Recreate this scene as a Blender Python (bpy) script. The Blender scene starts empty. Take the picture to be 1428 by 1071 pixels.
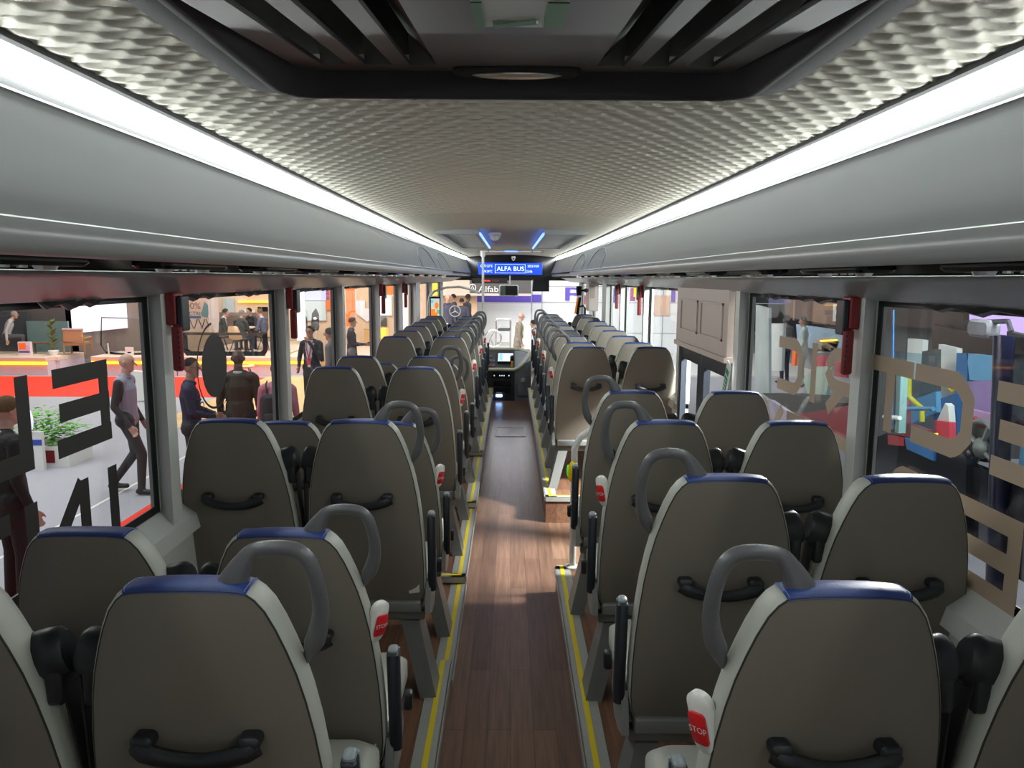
import bpy, bmesh, math, random
import numpy as np
from mathutils import Vector, Matrix
random.seed(7)
rng = np.random.default_rng(5)
SC = bpy.context.scene
COL = SC.collection
PI = math.pi

# ------------------------------------------------------------------ camera
F_PX, PITCH, YAW, ROLL = 1040.0, math.radians(8.07), -0.0029, 0.006
CAM = Vector((-0.01, 0.0, 1.75))
ROT = Matrix.Rotation(YAW, 3, 'Z') @ Matrix.Rotation(PI/2 - PITCH, 3, 'X') @ Matrix.Rotation(ROLL, 3, 'Z')
cam_data = bpy.data.cameras.new('camera')
cam_data.sensor_width = 36.0
cam_data.lens = F_PX / 1428.0 * 36.0
cam_data.clip_start = 0.02
cam_data.clip_end = 200
cam = bpy.data.objects.new('camera', cam_data)
COL.objects.link(cam)
cam.matrix_world = Matrix.Translation(CAM) @ ROT.to_4x4()
SC.camera = cam

def ray(u, v):
    return ROT @ Vector(((u - 714.0) / F_PX, (535.5 - v) / F_PX, -1.0))
def at_y(u, v, y):
    d = ray(u, v); t = (y - CAM.y) / d.y
    return CAM + d * t
def at_z(u, v, z):
    d = ray(u, v); t = (z - CAM.z) / d.z
    return CAM + d * t
def at_x(u, v, x):
    d = ray(u, v); t = (x - CAM.x) / d.x
    return CAM + d * t
GZ = -0.95            # hall floor level outside the bus

# ------------------------------------------------------------------ materials
MATS = {}
def mat(name, col, rough=0.5, metal=0.0, var=0.0, vscale=6.0, bump=0.0, bscale=80.0, emit=None, estr=0.0, coat=0.0, spec=None):
    if name in MATS: return MATS[name]
    m = bpy.data.materials.new(name); m.use_nodes = True
    nt = m.node_tree; b = nt.nodes['Principled BSDF']
    b.inputs['Base Color'].default_value = (*col, 1)
    b.inputs['Roughness'].default_value = rough
    b.inputs['Metallic'].default_value = metal
    if coat: b.inputs['Coat Weight'].default_value = coat
    if spec is not None: b.inputs['Specular IOR Level'].default_value = spec
    tc = nt.nodes.new('ShaderNodeTexCoord')
    if var > 0:
        n = nt.nodes.new('ShaderNodeTexNoise'); n.inputs['Scale'].default_value = vscale; n.inputs['Detail'].default_value = 3
        nt.links.new(tc.outputs['Object'], n.inputs['Vector'])
        mx = nt.nodes.new('ShaderNodeMix'); mx.data_type = 'RGBA'
        mx.inputs[6].default_value = (*[c*(1-var) for c in col], 1)
        mx.inputs[7].default_value = (*[min(1, c*(1+var)) for c in col], 1)
        nt.links.new(n.outputs['Fac'], mx.inputs[0]); nt.links.new(mx.outputs[2], b.inputs['Base Color'])
    if bump > 0:
        n2 = nt.nodes.new('ShaderNodeTexNoise'); n2.inputs['Scale'].default_value = bscale; n2.inputs['Detail'].default_value = 2
        nt.links.new(tc.outputs['Object'], n2.inputs['Vector'])
        bp = nt.nodes.new('ShaderNodeBump'); bp.inputs['Strength'].default_value = bump; bp.inputs['Distance'].default_value = 0.002
        nt.links.new(n2.outputs['Fac'], bp.inputs['Height']); nt.links.new(bp.outputs['Normal'], b.inputs['Normal'])
    if emit is not None:
        b.inputs['Emission Color'].default_value = (*emit, 1)
        b.inputs['Emission Strength'].default_value = estr
    MATS[name] = m
    return m

def glass(name, tint=(1, 1, 1), refl=0.06, rough=0.0):
    if name in MATS: return MATS[name]
    m = bpy.data.materials.new(name); m.use_nodes = True
    nt = m.node_tree; nt.nodes.remove(nt.nodes['Principled BSDF'])
    out = nt.nodes['Material Output']
    t = nt.nodes.new('ShaderNodeBsdfTransparent'); t.inputs[0].default_value = (*tint, 1)
    g = nt.nodes.new('ShaderNodeBsdfGlossy'); g.inputs['Roughness'].default_value = rough
    lw = nt.nodes.new('ShaderNodeLayerWeight'); lw.inputs['Blend'].default_value = 0.12
    mul = nt.nodes.new('ShaderNodeMath'); mul.operation = 'MULTIPLY_ADD'; mul.inputs[1].default_value = 0.17; mul.inputs[2].default_value = refl*0.2
    mul.use_clamp = True
    nt.links.new(lw.outputs['Fresnel'], mul.inputs[0])
    mx = nt.nodes.new('ShaderNodeMixShader')
    nt.links.new(mul.outputs[0], mx.inputs[0]); nt.links.new(t.outputs[0], mx.inputs[1]); nt.links.new(g.outputs[0], mx.inputs[2])
    nt.links.new(mx.outputs[0], out.inputs['Surface'])
    MATS[name] = m
    return m

def wood_floor(name, c1, c2, rough=0.35, plank=0.09, length=0.9):
    m = bpy.data.materials.new(name); m.use_nodes = True
    nt = m.node_tree; b = nt.nodes['Principled BSDF']; N = nt.nodes.new; L = nt.links.new
    tc = N('ShaderNodeTexCoord'); mp = N('ShaderNodeMapping'); mp.inputs['Rotation'].default_value = (0, 0, PI/2)
    L(tc.outputs['Object'], mp.inputs['Vector'])
    br = N('ShaderNodeTexBrick'); br.inputs['Scale'].default_value = 1.0
    br.inputs['Brick Width'].default_value = length; br.inputs['Row Height'].default_value = plank
    br.inputs['Mortar Size'].default_value = 0.0012; br.inputs['Bias'].default_value = 0.0
    br.inputs['Color1'].default_value = (*c1, 1); br.inputs['Color2'].default_value = (*c2, 1)
    br.inputs['Mortar'].default_value = (*[c*0.45 for c in c1], 1)
    L(mp.outputs[0], br.inputs['Vector'])
    mp2 = N('ShaderNodeMapping'); mp2.inputs['Scale'].default_value = (60, 3.0, 60)
    L(tc.outputs['Object'], mp2.inputs['Vector'])
    n = N('ShaderNodeTexNoise'); n.inputs['Scale'].default_value = 1.0; n.inputs['Detail'].default_value = 5; n.inputs['Roughness'].default_value = 0.6
    L(mp2.outputs[0], n.inputs['Vector'])
    rp = N('ShaderNodeMapRange'); rp.inputs['From Min'].default_value = 0.25; rp.inputs['From Max'].default_value = 0.75
    rp.inputs['To Min'].default_value = 0.6; rp.inputs['To Max'].default_value = 1.4
    L(n.outputs['Fac'], rp.inputs['Value'])
    mx = N('ShaderNodeMix'); mx.data_type = 'RGBA'; mx.blend_type = 'MULTIPLY'; mx.inputs[0].default_value = 1.0
    L(br.outputs['Color'], mx.inputs[6]); L(rp.outputs[0], mx.inputs[7]); L(mx.outputs[2], b.inputs['Base Color'])
    n3 = N('ShaderNodeTexNoise'); n3.inputs['Scale'].default_value = 220.0
    L(tc.outputs['Object'], n3.inputs['Vector'])
    bp = N('ShaderNodeBump'); bp.inputs['Strength'].default_value = 0.25; bp.inputs['Distance'].default_value = 0.001
    L(n3.outputs['Fac'], bp.inputs['Height']); L(bp.outputs['Normal'], b.inputs['Normal'])
    b.inputs['Roughness'].default_value = rough
    MATS[name] = m
    return m

# ------------------------------------------------------------------ object helpers
def setp(o, label=None, cat=None, group=None, kind=None):
    if label: o['label'] = label
    if cat: o['category'] = cat
    if group: o['group'] = group
    if kind: o['kind'] = kind
    return o

def thing(name, label, cat, loc=(0, 0, 0), rz=0.0, group=None):
    o = bpy.data.objects.new(name, None); COL.objects.link(o)
    o.empty_display_size = 0.1
    o.location = loc; o.rotation_euler = (0, 0, rz)
    return setp(o, label, cat, group)

def dup(root, loc, rz=0.0, label=None, group=None, scale=None):
    r = root.copy(); COL.objects.link(r); r.location = loc; r.rotation_euler = (0, 0, rz)
    if scale: r.scale = scale
    if label: r['label'] = label
    if group: r['group'] = group
    for ch in list(root.children):
        c = ch.copy(); COL.objects.link(c); c.parent = r
        for g in list(ch.children):
            d = g.copy(); COL.objects.link(d); d.parent = c
    return r

class MB:
    """collects shapes and links them as one mesh object"""
    def __init__(self): self.v = []; self.f = []; self.m = []; self.mi = 0
    def add(self, vs, fs):
        n = len(self.v); self.v += [tuple(p) for p in vs]
        for f in fs: self.f.append([i + n for i in f]); self.m.append(self.mi)
        return self
    def box(self, a, b, M=None):
        x0, y0, z0 = a; x1, y1, z1 = b
        vs = [(x0,y0,z0),(x1,y0,z0),(x1,y1,z0),(x0,y1,z0),(x0,y0,z1),(x1,y0,z1),(x1,y1,z1),(x0,y1,z1)]
        if M is not None: vs = [M @ Vector(p) for p in vs]
        return self.add(vs, [(0,3,2,1),(4,5,6,7),(0,1,5,4),(1,2,6,5),(2,3,7,6),(3,0,4,7)])
    def rbox(self, a, b, r=0.01, M=None, axis=2, n=3):
        """box with rounded edges round one axis"""
        k = [i for i in range(3) if i != axis]
        lo = [a[k[0]], a[k[1]]]; hi = [b[k[0]], b[k[1]]]
        r = min(r, (hi[0]-lo[0])*0.49, (hi[1]-lo[1])*0.49)
        pts = []
        for cx, cy, a0 in ((hi[0]-r, hi[1]-r, 0), (lo[0]+r, hi[1]-r, PI/2), (lo[0]+r, lo[1]+r, PI), (hi[0]-r, lo[1]+r, 1.5*PI)):
            for i in range(n+1):
                t = a0 + PI/2*i/n; pts.append((cx + r*math.cos(t), cy + r*math.sin(t)))
        c = (b[axis]-a[axis]); e = min(r*0.5, abs(c)*0.25)
        rings = [(a[axis], -e), (a[axis]+e, 0), (b[axis]-e, 0), (b[axis], -e)]
        cx = (lo[0]+hi[0])/2; cy = (lo[1]+hi[1])/2; wx = (hi[0]-lo[0])/2; wy = (hi[1]-lo[1])/2
        vs = []
        for z, off in rings:
            for px, py in pts:
                q = [0, 0, 0]
                q[k[0]] = cx + (px-cx)*(1+off/wx); q[k[1]] = cy + (py-cy)*(1+off/wy); q[axis] = z
                vs.append(M @ Vector(q) if M is not None else tuple(q))
        N = len(pts); fs = []
        for j in range(3):
            for i in range(N):
                i2 = (i+1) % N
                fs.append((j*N+i, j*N+i2, (j+1)*N+i2, (j+1)*N+i))
        fs.append(list(range(N))[::-1]); fs.append(list(range(3*N, 4*N)))
        return self.add(vs, fs)
    def tube(self, pts, r, n=10, cap=True, flat=1.0, up=None):
        pts = [Vector(p) for p in pts]
        rs = r if isinstance(r, (list, tuple)) else [r]*len(pts)
        vs = []; prev = None
        for i, p in enumerate(pts):
            a = pts[max(0, i-1)]; b = pts[min(len(pts)-1, i+1)]
            t = (b-a).normalized()
            if prev is None:
                h = Vector(up) if up else (Vector((0,0,1)) if abs(t.z) < 0.9 else Vector((1,0,0)))
                s = t.cross(h).normalized()
            else:
                s = (prev - t*prev.dot(t)).normalized()
            prev = s; q = s.cross(t)
            for k in range(n):
                w = 2*PI*k/n
                vs.append(p + s*(rs[i]*math.cos(w)) + q*(rs[i]*flat*math.sin(w)))
        fs = []
        for i in range(len(pts)-1):
            for k in range(n):
                k2 = (k+1) % n
                fs.append((i*n+k, i*n+k2, (i+1)*n+k2, (i+1)*n+k))
        if cap:
            fs.append(list(range(n))[::-1]); fs.append([(len(pts)-1)*n+k for k in range(n)])
        return self.add(vs, fs)
    def lathe(self, prof, c=(0,0,0), n=16, axis='z'):
        vs = []
        for rr, z in prof:
            for k in range(n):
                w = 2*PI*k/n
                p = (rr*math.cos(w), rr*math.sin(w), z)
                if axis == 'x': p = (p[2], p[0], p[1])
                if axis == 'y': p = (p[1], p[2], p[0])
                vs.append((p[0]+c[0], p[1]+c[1], p[2]+c[2]))
        fs = []
        for i in range(len(prof)-1):
            for k in range(n):
                k2 = (k+1) % n
                fs.append((i*n+k, i*n+k2, (i+1)*n+k2, (i+1)*n+k))
        fs.append(list(range(n))[::-1]); fs.append([(len(prof)-1)*n+k for k in range(n)])
        return self.add(vs, fs)
    def prism(self, poly, h0, h1, axis='y'):
        """polygon extruded along an axis; poly in the other two coordinates (x,z / y,z / x,y)"""
        def P(a, b, h):
            return (a, h, b) if axis == 'y' else (h, a, b) if axis == 'x' else (a, b, h)
        n = len(poly)
        vs = [P(a, b, h0) for a, b in poly] + [P(a, b, h1) for a, b in poly]
        fs = [(i, (i+1) % n, n+(i+1) % n, n+i) for i in range(n)]
        fs += [list(range(n))[::-1], list(range(n, 2*n))]
        return self.add(vs, fs)
    def sweep(self, poly, ys, axis='y', scale=None):
        """open profile (x,z) swept along y"""
        n = len(poly); vs = []
        for j, y in enumerate(ys):
            for x, z in poly:
                if scale: x, z = scale(x, z, y)
                vs.append((x, y, z))
        fs = []
        for j in range(len(ys)-1):
            for i in range(n-1):
                fs.append((j*n+i, j*n+i+1, (j+1)*n+i+1, (j+1)*n+i))
        return self.add(vs, fs)
    def quad(self, a, b, c, d): return self.add([a, b, c, d], [(0,1,2,3)])
    def ellipsoid(self, c, r, M=None, nu=14, nv=9, z0=-1.0, z1=1.0):
        vs = []; fs = []
        for j in range(nv+1):
            zz = z0 + (z1-z0)*0.5*(1-math.cos(PI*j/nv)) if (z0 == -1 and z1 == 1) else z0+(z1-z0)*j/nv
            rr = math.sqrt(max(1e-5, 1-zz*zz))
            for k in range(nu):
                w = 2*PI*k/nu
                p = Vector((r[0]*rr*math.cos(w), r[1]*rr*math.sin(w), r[2]*zz))
                if M is not None: p = M @ p
                vs.append(p + Vector(c))
        for j in range(nv):
            for k in range(nu):
                k2 = (k+1) % nu
                fs.append((j*nu+k, j*nu+k2, (j+1)*nu+k2, (j+1)*nu+k))
        fs.append(list(range(nu))[::-1]); fs.append([nv*nu+k for k in range(nu)])
        return self.add(vs, fs)
    def build(self, name, m, parent=None, smooth=False, fix=True, angle=40):
        me = bpy.data.meshes.new(name)
        me.from_pydata([tuple(p) for p in self.v], [], self.f)
        ms = m if isinstance(m, (list, tuple)) else [m]
        for q in ms: me.materials.append(q)
        if len(ms) > 1:
            me.polygons.foreach_set('material_index', self.m)
        if fix:
            bm = bmesh.new(); bm.from_mesh(me)
            bmesh.ops.recalc_face_normals(bm, faces=bm.faces[:]); bm.to_mesh(me); bm.free()
        if smooth:
            me.polygons.foreach_set('use_smooth', [True]*len(me.polygons))
            try: me.set_sharp_from_angle(angle=math.radians(angle))
            except Exception: pass
        me.update()
        o = bpy.data.objects.new(name, me); COL.objects.link(o)
        if parent is not None: o.parent = parent
        return o

def text_mesh(txt, size, extrude=0.0, align='CENTER', sx=1.0):
    """vertices and faces of a line of lettering in the x,y plane"""
    cu = bpy.data.curves.new('lettering', 'FONT'); cu.body = txt; cu.size = size; cu.extrude = extrude
    cu.align_x = align; cu.align_y = 'CENTER'; cu.resolution_u = 3
    o = bpy.data.objects.new('lettering', cu); COL.objects.link(o)
    dg = bpy.context.evaluated_depsgraph_get(); dg.update()
    me = o.evaluated_get(dg).to_mesh()
    vs = [Vector((p.co.x*sx, p.co.y, p.co.z)) for p in me.vertices]
    fs = [list(p.vertices) for p in me.polygons]
    o.evaluated_get(dg).to_mesh_clear()
    bpy.data.objects.remove(o); bpy.data.curves.remove(cu)
    return vs, fs

def put_text(mb, txt, size, M, sx=1.0, align='CENTER'):
    vs, fs = text_mesh(txt, size, 0.0, align, sx)
    mb.add([M @ p for p in vs], fs)
def face_cam(loc):   # text plane standing upright, read from -Y
    return Matrix.Translation(Vector(loc)) @ Matrix.Rotation(PI/2, 4, 'X')

def struct(o): o['kind'] = 'structure'; return o
# ------------------------------------------------------------------ palette
M_PANEL = mat('rack_grey_plastic', (0.25, 0.262, 0.268), 0.42, var=0.04, vscale=3, bump=0.12, bscale=350)
M_TUBE = mat('rack_tube_grey', (0.26, 0.265, 0.265), 0.32, var=0.03)
M_LOWER = mat('rack_lower_grey', (0.27, 0.275, 0.29), 0.3, var=0.03)
M_BLACK = mat('gloss_black', (0.006, 0.006, 0.008), 0.08, var=0.1)
M_TRIMG = mat('dark_trim_grey', (0.09, 0.087, 0.087), 0.7, var=0.05)
M_FABRIC = mat('quilted_ceiling_fabric', (0.58, 0.55, 0.47), 0.85, var=0.05, vscale=20, bump=0.15, bscale=400)
M_LED = mat('led_strip', (0.9, 0.95, 0.95), 0.4, var=0.01, emit=(0.93, 1.0, 0.99), estr=27.0)
M_WALL = mat('wall_panel_pale', (0.56, 0.58, 0.55), 0.45, var=0.04, bump=0.1, bscale=200)
M_PILLAR = mat('pillar_paint', (0.60, 0.61, 0.58), 0.42, var=0.04)
M_RUBBER = mat('black_rubber', (0.008, 0.008, 0.009), 0.35, var=0.1)
M_GLASS = glass('window_glass', (0.93, 0.95, 0.95), 0.05)
M_FLOOR = wood_floor('brown_vinyl_planks', (0.118, 0.064, 0.040), (0.190, 0.108, 0.070), 0.30)
M_FLOOR.node_tree.nodes['Principled BSDF'].inputs['Specular IOR Level'].default_value = 0.6
M_FLOOR.node_tree.nodes['Principled BSDF'].inputs['Coat Weight'].default_value = 0.10
M_FLOOR.node_tree.nodes['Principled BSDF'].inputs['Coat Roughness'].default_value = 0.35
M_PODIUM = wood_floor('podium_vinyl_planks', (0.15, 0.07, 0.04), (0.19, 0.095, 0.055), 0.4, plank=0.11)
M_ALU = mat('brushed_aluminium', (0.40, 0.41, 0.39), 0.42, 0.35, var=0.06, vscale=40)
M_YELLOW = mat('yellow_edge_tape', (0.72, 0.55, 0.01), 0.5, var=0.04)
M_DGREY = mat('hatch_dark_plastic', (0.045, 0.042, 0.044), 0.8, spec=0.12, var=0.06, bump=0.15, bscale=400)
M_CREAM = mat('cream_panel', (0.52, 0.44, 0.40), 0.5, var=0.03)
M_CHROME = mat('polished_silver', (0.88, 0.88, 0.88), 0.28, 1.0, var=0.03)
M_RED = mat('signal_red', (0.19, 0.008, 0.010), 0.35, var=0.05)
M_WHITEP = mat('white_plastic', (0.75, 0.75, 0.72), 0.35, var=0.02)
M_DISPLAY = mat('display_blue', (0.0, 0.02, 0.3), 0.4, var=0.02, emit=(0.0, 0.06, 0.95), estr=1.2)
M_DISPTXT = mat('display_white', (0.8, 0.9, 1.0), 0.4, var=0.01, emit=(0.75, 0.95, 1.0), estr=1.3)
M_BLUELED = mat('blue_led', (0.05, 0.1, 0.9), 0.4, var=0.01, emit=(0.12, 0.25, 1.0), estr=3.0)
M_POLE = mat('pole_pale_grey', (0.60, 0.60, 0.57), 0.35, var=0.03)

YB, YF = -1.25, 14.05      # rear wall, front header
CX = 0.87                 # half width at the light strip
def crown(x): return 1.75 + 0.39 + 0.045*(1 - (x/0.83)**2)

# ------------------------------------------------------------------ ceiling (quilted scales, real relief)
def ceiling():
    w, p, b, amp = 0.074, 0.048, 0.038, 0.0062
    vs = []; fs = []; base = 0
    for (y0, y1, dx, dy) in ((YB, 5.0, w/9, p/7), (5.0, YF, w/5, p/4)):
        nx = int(round(1.66/dx)) + 1; ny = int(round((y1-y0)/dy)) + 1
        X, Y = np.meshgrid(np.linspace(-0.83, 0.83, nx), np.linspace(y0, y1, ny))
        j0 = np.floor(Y/p)
        best_lo = np.full(X.shape, -1e9); best_hi = np.full(X.shape, 1e9)
        for k in (-2, -1, 0, 1, 2):
            j = j0 + k
            off = np.where(np.mod(j, 2) > 0.5, w/2, 0.0)
            t = 2*np.mod((X+off)/w, 1.0) - 1
            yb = j*p + b*(1-t*t)
            lo = yb <= Y
            best_lo = np.where(lo & (yb > best_lo), yb, best_lo)
            best_hi = np.where(~lo & (yb < best_hi), yb, best_hi)
        t = np.clip((Y-best_lo)/np.maximum(best_hi-best_lo, 1e-5), 0, 1)
        h = np.where(t < 0.30, np.sin(t/0.30*PI/2), 0.5+0.5*np.cos((t-0.30)/0.70*PI))       # steep lip, then slow slope back
        edge = np.clip((0.83-np.abs(X))/0.02, 0, 1)
        Z = 1.75 + 0.39 + 0.045*(1-(X/0.83)**2) - amp*h*edge
        P = np.stack([X.ravel(), Y.ravel(), Z.ravel()], 1)
        idx = np.arange(nx*ny).reshape(ny, nx) + base
        q = np.stack([idx[:-1, :-1].ravel(), idx[1:, :-1].ravel(), idx[1:, 1:].ravel(), idx[:-1, 1:].ravel()], 1)
        vs.append(P); fs.append(q); base += nx*ny
    V = np.concatenate(vs); Q = np.concatenate(fs)
    cen = V[Q].mean(axis=1)
    Q = Q[~((np.abs(cen[:, 0]) < .53) & (cen[:, 1] > .52) & (cen[:, 1] < 1.68))]
    me = bpy.data.meshes.new('ceiling')
    me.vertices.add(len(V)); me.vertices.foreach_set('co', V.ravel())
    me.loops.add(Q.size); me.loops.foreach_set('vertex_index', Q.ravel().astype(np.int32))
    me.polygons.add(len(Q)); me.polygons.foreach_set('loop_start', np.arange(0, Q.size, 4, dtype=np.int32))
    me.polygons.foreach_set('use_smooth', np.ones(len(Q), bool))
    me.update(calc_edges=True); me.materials.append(M_FABRIC)
    o = bpy.data.objects.new('ceiling', me); COL.objects.link(o); struct(o)
ceiling()
# roof shell over everything
mb = MB(); mb.box((-1.3, YB-0.05, 2.3), (1.3, YF+0.4, 2.36)); struct(mb.build('roof', M_WALL))

# ------------------------------------------------------------------ floor
AX = 0.253
mb = MB()
mb.box((-AX, YB, -0.05), (AX, 10.62, 0.0))
mb.box((AX, 4.0, -0.05), (1.2, 5.2, 0.0))
mb.box((-1.2, 10.62, -0.05), (1.2, 14.2, 0.0))
struct(mb.build('floor', M_FLOOR))
LSEG = [(YB, 2.95, 0.15), (2.95, 3.96, 0.06), (3.96, 5.2, 0.10), (5.2, 6.6, 0.145), (6.6, 10.6, 0.19)]
RSEG = [(YB, 4.0, 0.15), (5.2, 10.6, 0.19)]
def podium(side, segs, name):
    m = MB()
    for y0, y1, z in segs:
        a, b = (AX, 1.2) if side > 0 else (-1.2, -AX)
        m.box((a, y0, -0.05), (b, y1, z))
    struct(m.build(name, M_PODIUM))
podium(-1, LSEG, 'floor_left'); podium(1, RSEG, 'floor_right')
tn = 0
def nosing(side, segs):
    global tn
    for i, (y0, y1, z) in enumerate(segs):
        tn += 1
        m = MB(); m.mi = 0
        e = side*AX
        def bx(x0, x1, ya, yb, za, zb): m.box((min(x0, x1), ya, za), (max(x0, x1), yb, zb))
        bx(e-side*0.004, e+side*0.078, y0, y1, z, z+0.004)
        bx(e-side*0.008, e-side*0.001, y0, y1, z-0.03, z+0.004)
        up = i > 0 and segs[i-1][2] < z or (side > 0 and i == 1)
        if up:
            bx(e, side*0.62, y0-0.008, y0+0.05, z, z+0.004)
            bx(e, side*0.62, y0-0.010, y0-0.001, z-0.028, z+0.004)
        if side > 0 and i == 0:
            bx(e, side*0.62, y1-0.05, y1+0.008, z, z+0.004)
        m.mi = 1
        bx(e+side*0.022, e+side*0.042, y0+(0.03 if up else 0), y1, z+0.0045, z+0.0055)
        if up: bx(e+side*0.022, side*0.62, y0+0.018, y0+0.036, z+0.0045, z+0.0055)
        struct(m.build('trim_%d' % tn, [M_ALU, M_YELLOW]))
nosing(-1, LSEG); nosing(1, RSEG)
# small vents in the left riser and the floor hatch in the aisle
tn += 1
mb = MB()
for y0, y1 in ((4.9, 5.12), (5.35, 5.62), (4.45, 4.75)):
    mb.box((-AX-0.001, y0, 0.03), (-AX+0.003, y1, 0.085))
struct(mb.build('trim_%d' % tn, M_RUBBER))
fh = thing('floor_hatch', 'silver framed inspection hatch set flush in the aisle floor near the dashboard', 'hatch', (0.0, 8.4, 0.001))
mb = MB()
for a, b in (((-.17,-.25),(-.155,.25)), ((.155,-.25),(.17,.25)), ((-.155,-.25),(.155,-.235)), ((-.155,.235),(.155,.25))):
    mb.box((a[0], a[1], 0), (b[0], b[1], 0.004))
mb.build('frame', M_ALU, fh)
MB().box((-.155,-.235,0), (.155,.235,0.002)).build('lid', M_FLOOR, fh)

# ------------------------------------------------------------------ side walls
SILL, TOPW = 0.93, 1.70
GX = 1.245
PIL = [2.54, 3.91, 5.25, 6.68, 8.10, 9.33, 11.2, 13.0]      # front edge of each window bay; a pillar starts there
PW = 0.07
def wall(side):
    m = MB(); s = side
    def bx(x0, x1, ya, yb, za, zb): m.box((min(s*x0, s*x1), ya, za), (max(s*x0, s*x1), yb, zb))
    cut = (4.04, 5.27) if s > 0 else None
    spans = [(YB, 14.1)] if cut is None else [(YB, cut[0]), (cut[1], 14.1)]
    for a, b in spans:
        bx(1.19, 1.27, a, b, -0.3, SILL-0.03)
        # sloping sill ledge
        m.prism([(s*1.155, SILL-0.10), (s*1.165, SILL-0.045), (s*1.235, SILL), (s*1.27, SILL), (s*1.27, SILL-0.10)], a, b)
    bx(1.2, 1.30, YB, 14.1, TOPW, 2.32)
    for k, y in enumerate(PIL):
        if s > 0 and abs(y-5.2) < 0.01: pass
        w = PW if k != 5 else 0.40
        # pillar with chamfered inner edges
        x0 = 1.175
        m.prism([(s*1.27, y), (s*1.235, y), (s*x0, y-.04), (s*x0, y+w-0.04), (s*1.27, y+w)], SILL-0.06 if not (s > 0 and abs(y-3.91) < .01) else 0, TOPW+0.1, axis='z')
    struct(m.build('wall_left' if s < 0 else 'wall_right', M_PILLAR))
wall(-1); wall(1)
mb = MB(); mb.box((-1.3, YB-0.06, -0.3), (1.3, YB, 2.34)); struct(mb.build('wall_rear', M_WALL))

wn = 0
def window(side, y0, y1, z0=SILL, z1=TOPW):
    global wn
    wn += 1
    s = side
    root = thing('window_%d' % wn, ('left' if s < 0 else 'right') + ' side bus window pane number %d' % wn, 'window'); root['kind'] = 'structure'
    del root['label']; del root['category']
    m = MB()
    x = s*GX
    m.box((min(x, x+s*0.004), y0, z0), (max(x, x+s*0.004), y1, z1))
    struct(m.build('window_pane', M_GLASS, root))
    f = MB(); t = 0.028
    a, b = min(x-s*0.006, x-s*0.0005), max(x-s*0.006, x-s*0.0005)
    f.box((a, y0, z0), (b, y0+t, z1)); f.box((a, y1-t, z0), (b, y1, z1))
    f.box((a, y0+t, z0), (b, y1-t, z0+t)); f.box((a, y0+t, z1-t*1.3), (b, y1-t, z1))
    struct(f.build('window_frame', M_RUBBER, root))
for s in (-1, 1):
    ys = [YB+0.1] + PIL
    for k in range(len(PIL)):
        y0 = ys[k] + ((PW if k != 6 else .40) if k else 0); y1 = ys[k+1]
        if s > 0 and abs(y0-3.98) < 0.05: continue         # the doorway bay
        window(s, y0, y1, SILL if k < 6 else 0.75)

# ------------------------------------------------------------------ right middle door and the panel above it
mb = MB()
mb.box((1.165, 4.03, 1.325), (1.20, 5.27, TOPW+0.02))
mb.box((1.15, 4.02, 1.30), (1.20, 5.27, 1.33))
struct(mb.build('wall_door_header', M_CREAM))
tn += 1
mb = MB()
for y0, y1 in ((4.12, 4.60), (4.68, 5.13)):      # embossed rectangles
    z0, z1 = 1.41, 1.62
    for a, b in (((y0, z0), (y1, z0+.012)), ((y0, z1-.012), (y1, z1)), ((y0, z0), (y0+.012, z1)), ((y1-.012, z0), (y1, z1))):
        mb.box((1.156, a[0], a[1]), (1.165, b[0], b[1]))
struct(mb.build('trim_%d' % tn, M_CREAM))
dn = 0
for y0, y1 in ((4.05, 4.65), (4.66, 5.26)):
    dn += 1
    d = thing('door_%d' % dn, '', ''); d['kind'] = 'structure'
    m = MB(); t = 0.075
    m.box((1.19, y0, 0.02), (1.23, y0+t, 1.30)); m.box((1.19, y1-t, 0.02), (1.23, y1, 1.30))
    m.box((1.19, y0+t, 1.21), (1.23, y1-t, 1.30)); m.box((1.19, y0+t, 0.02), (1.23, y1-t, 0.16))
    struct(m.build('door_frame', mat('door_dark_frame', (0.03, 0.035, 0.045), 0.35, var=0.05), d))
    struct(MB().box((1.208, y0+t, 0.16), (1.213, y1-t, 1.21)).build('door_pane', M_GLASS, d))
# green emergency strip sign beside the door
es = thing('emergency_sign', 'narrow green and white emergency sign tilted beside the middle door', 'sign', at_x(1014, 529, 1.16))
MB().box((-.006, -.035, -.10), (0, .035, .10)).build('plate', M_WHITEP, es)
m = MB(); m.box((-.008, -.025, -.085), (-.0065, .025, .015)); m.box((-.008, -.025, .03), (-.0065, .025, .06))
m.build('green_field', mat('sign_green', (0.0, 0.22, 0.09), 0.4, var=0.03), es)
m = MB()
for k in range(4): m.box((-.0092, -.018, -.075+k*.022), (-.0084, .018, -.066+k*.022))
m.build('lettering', M_WHITEP, es)
es.rotation_euler = (math.radians(24), 0, 0)

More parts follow.
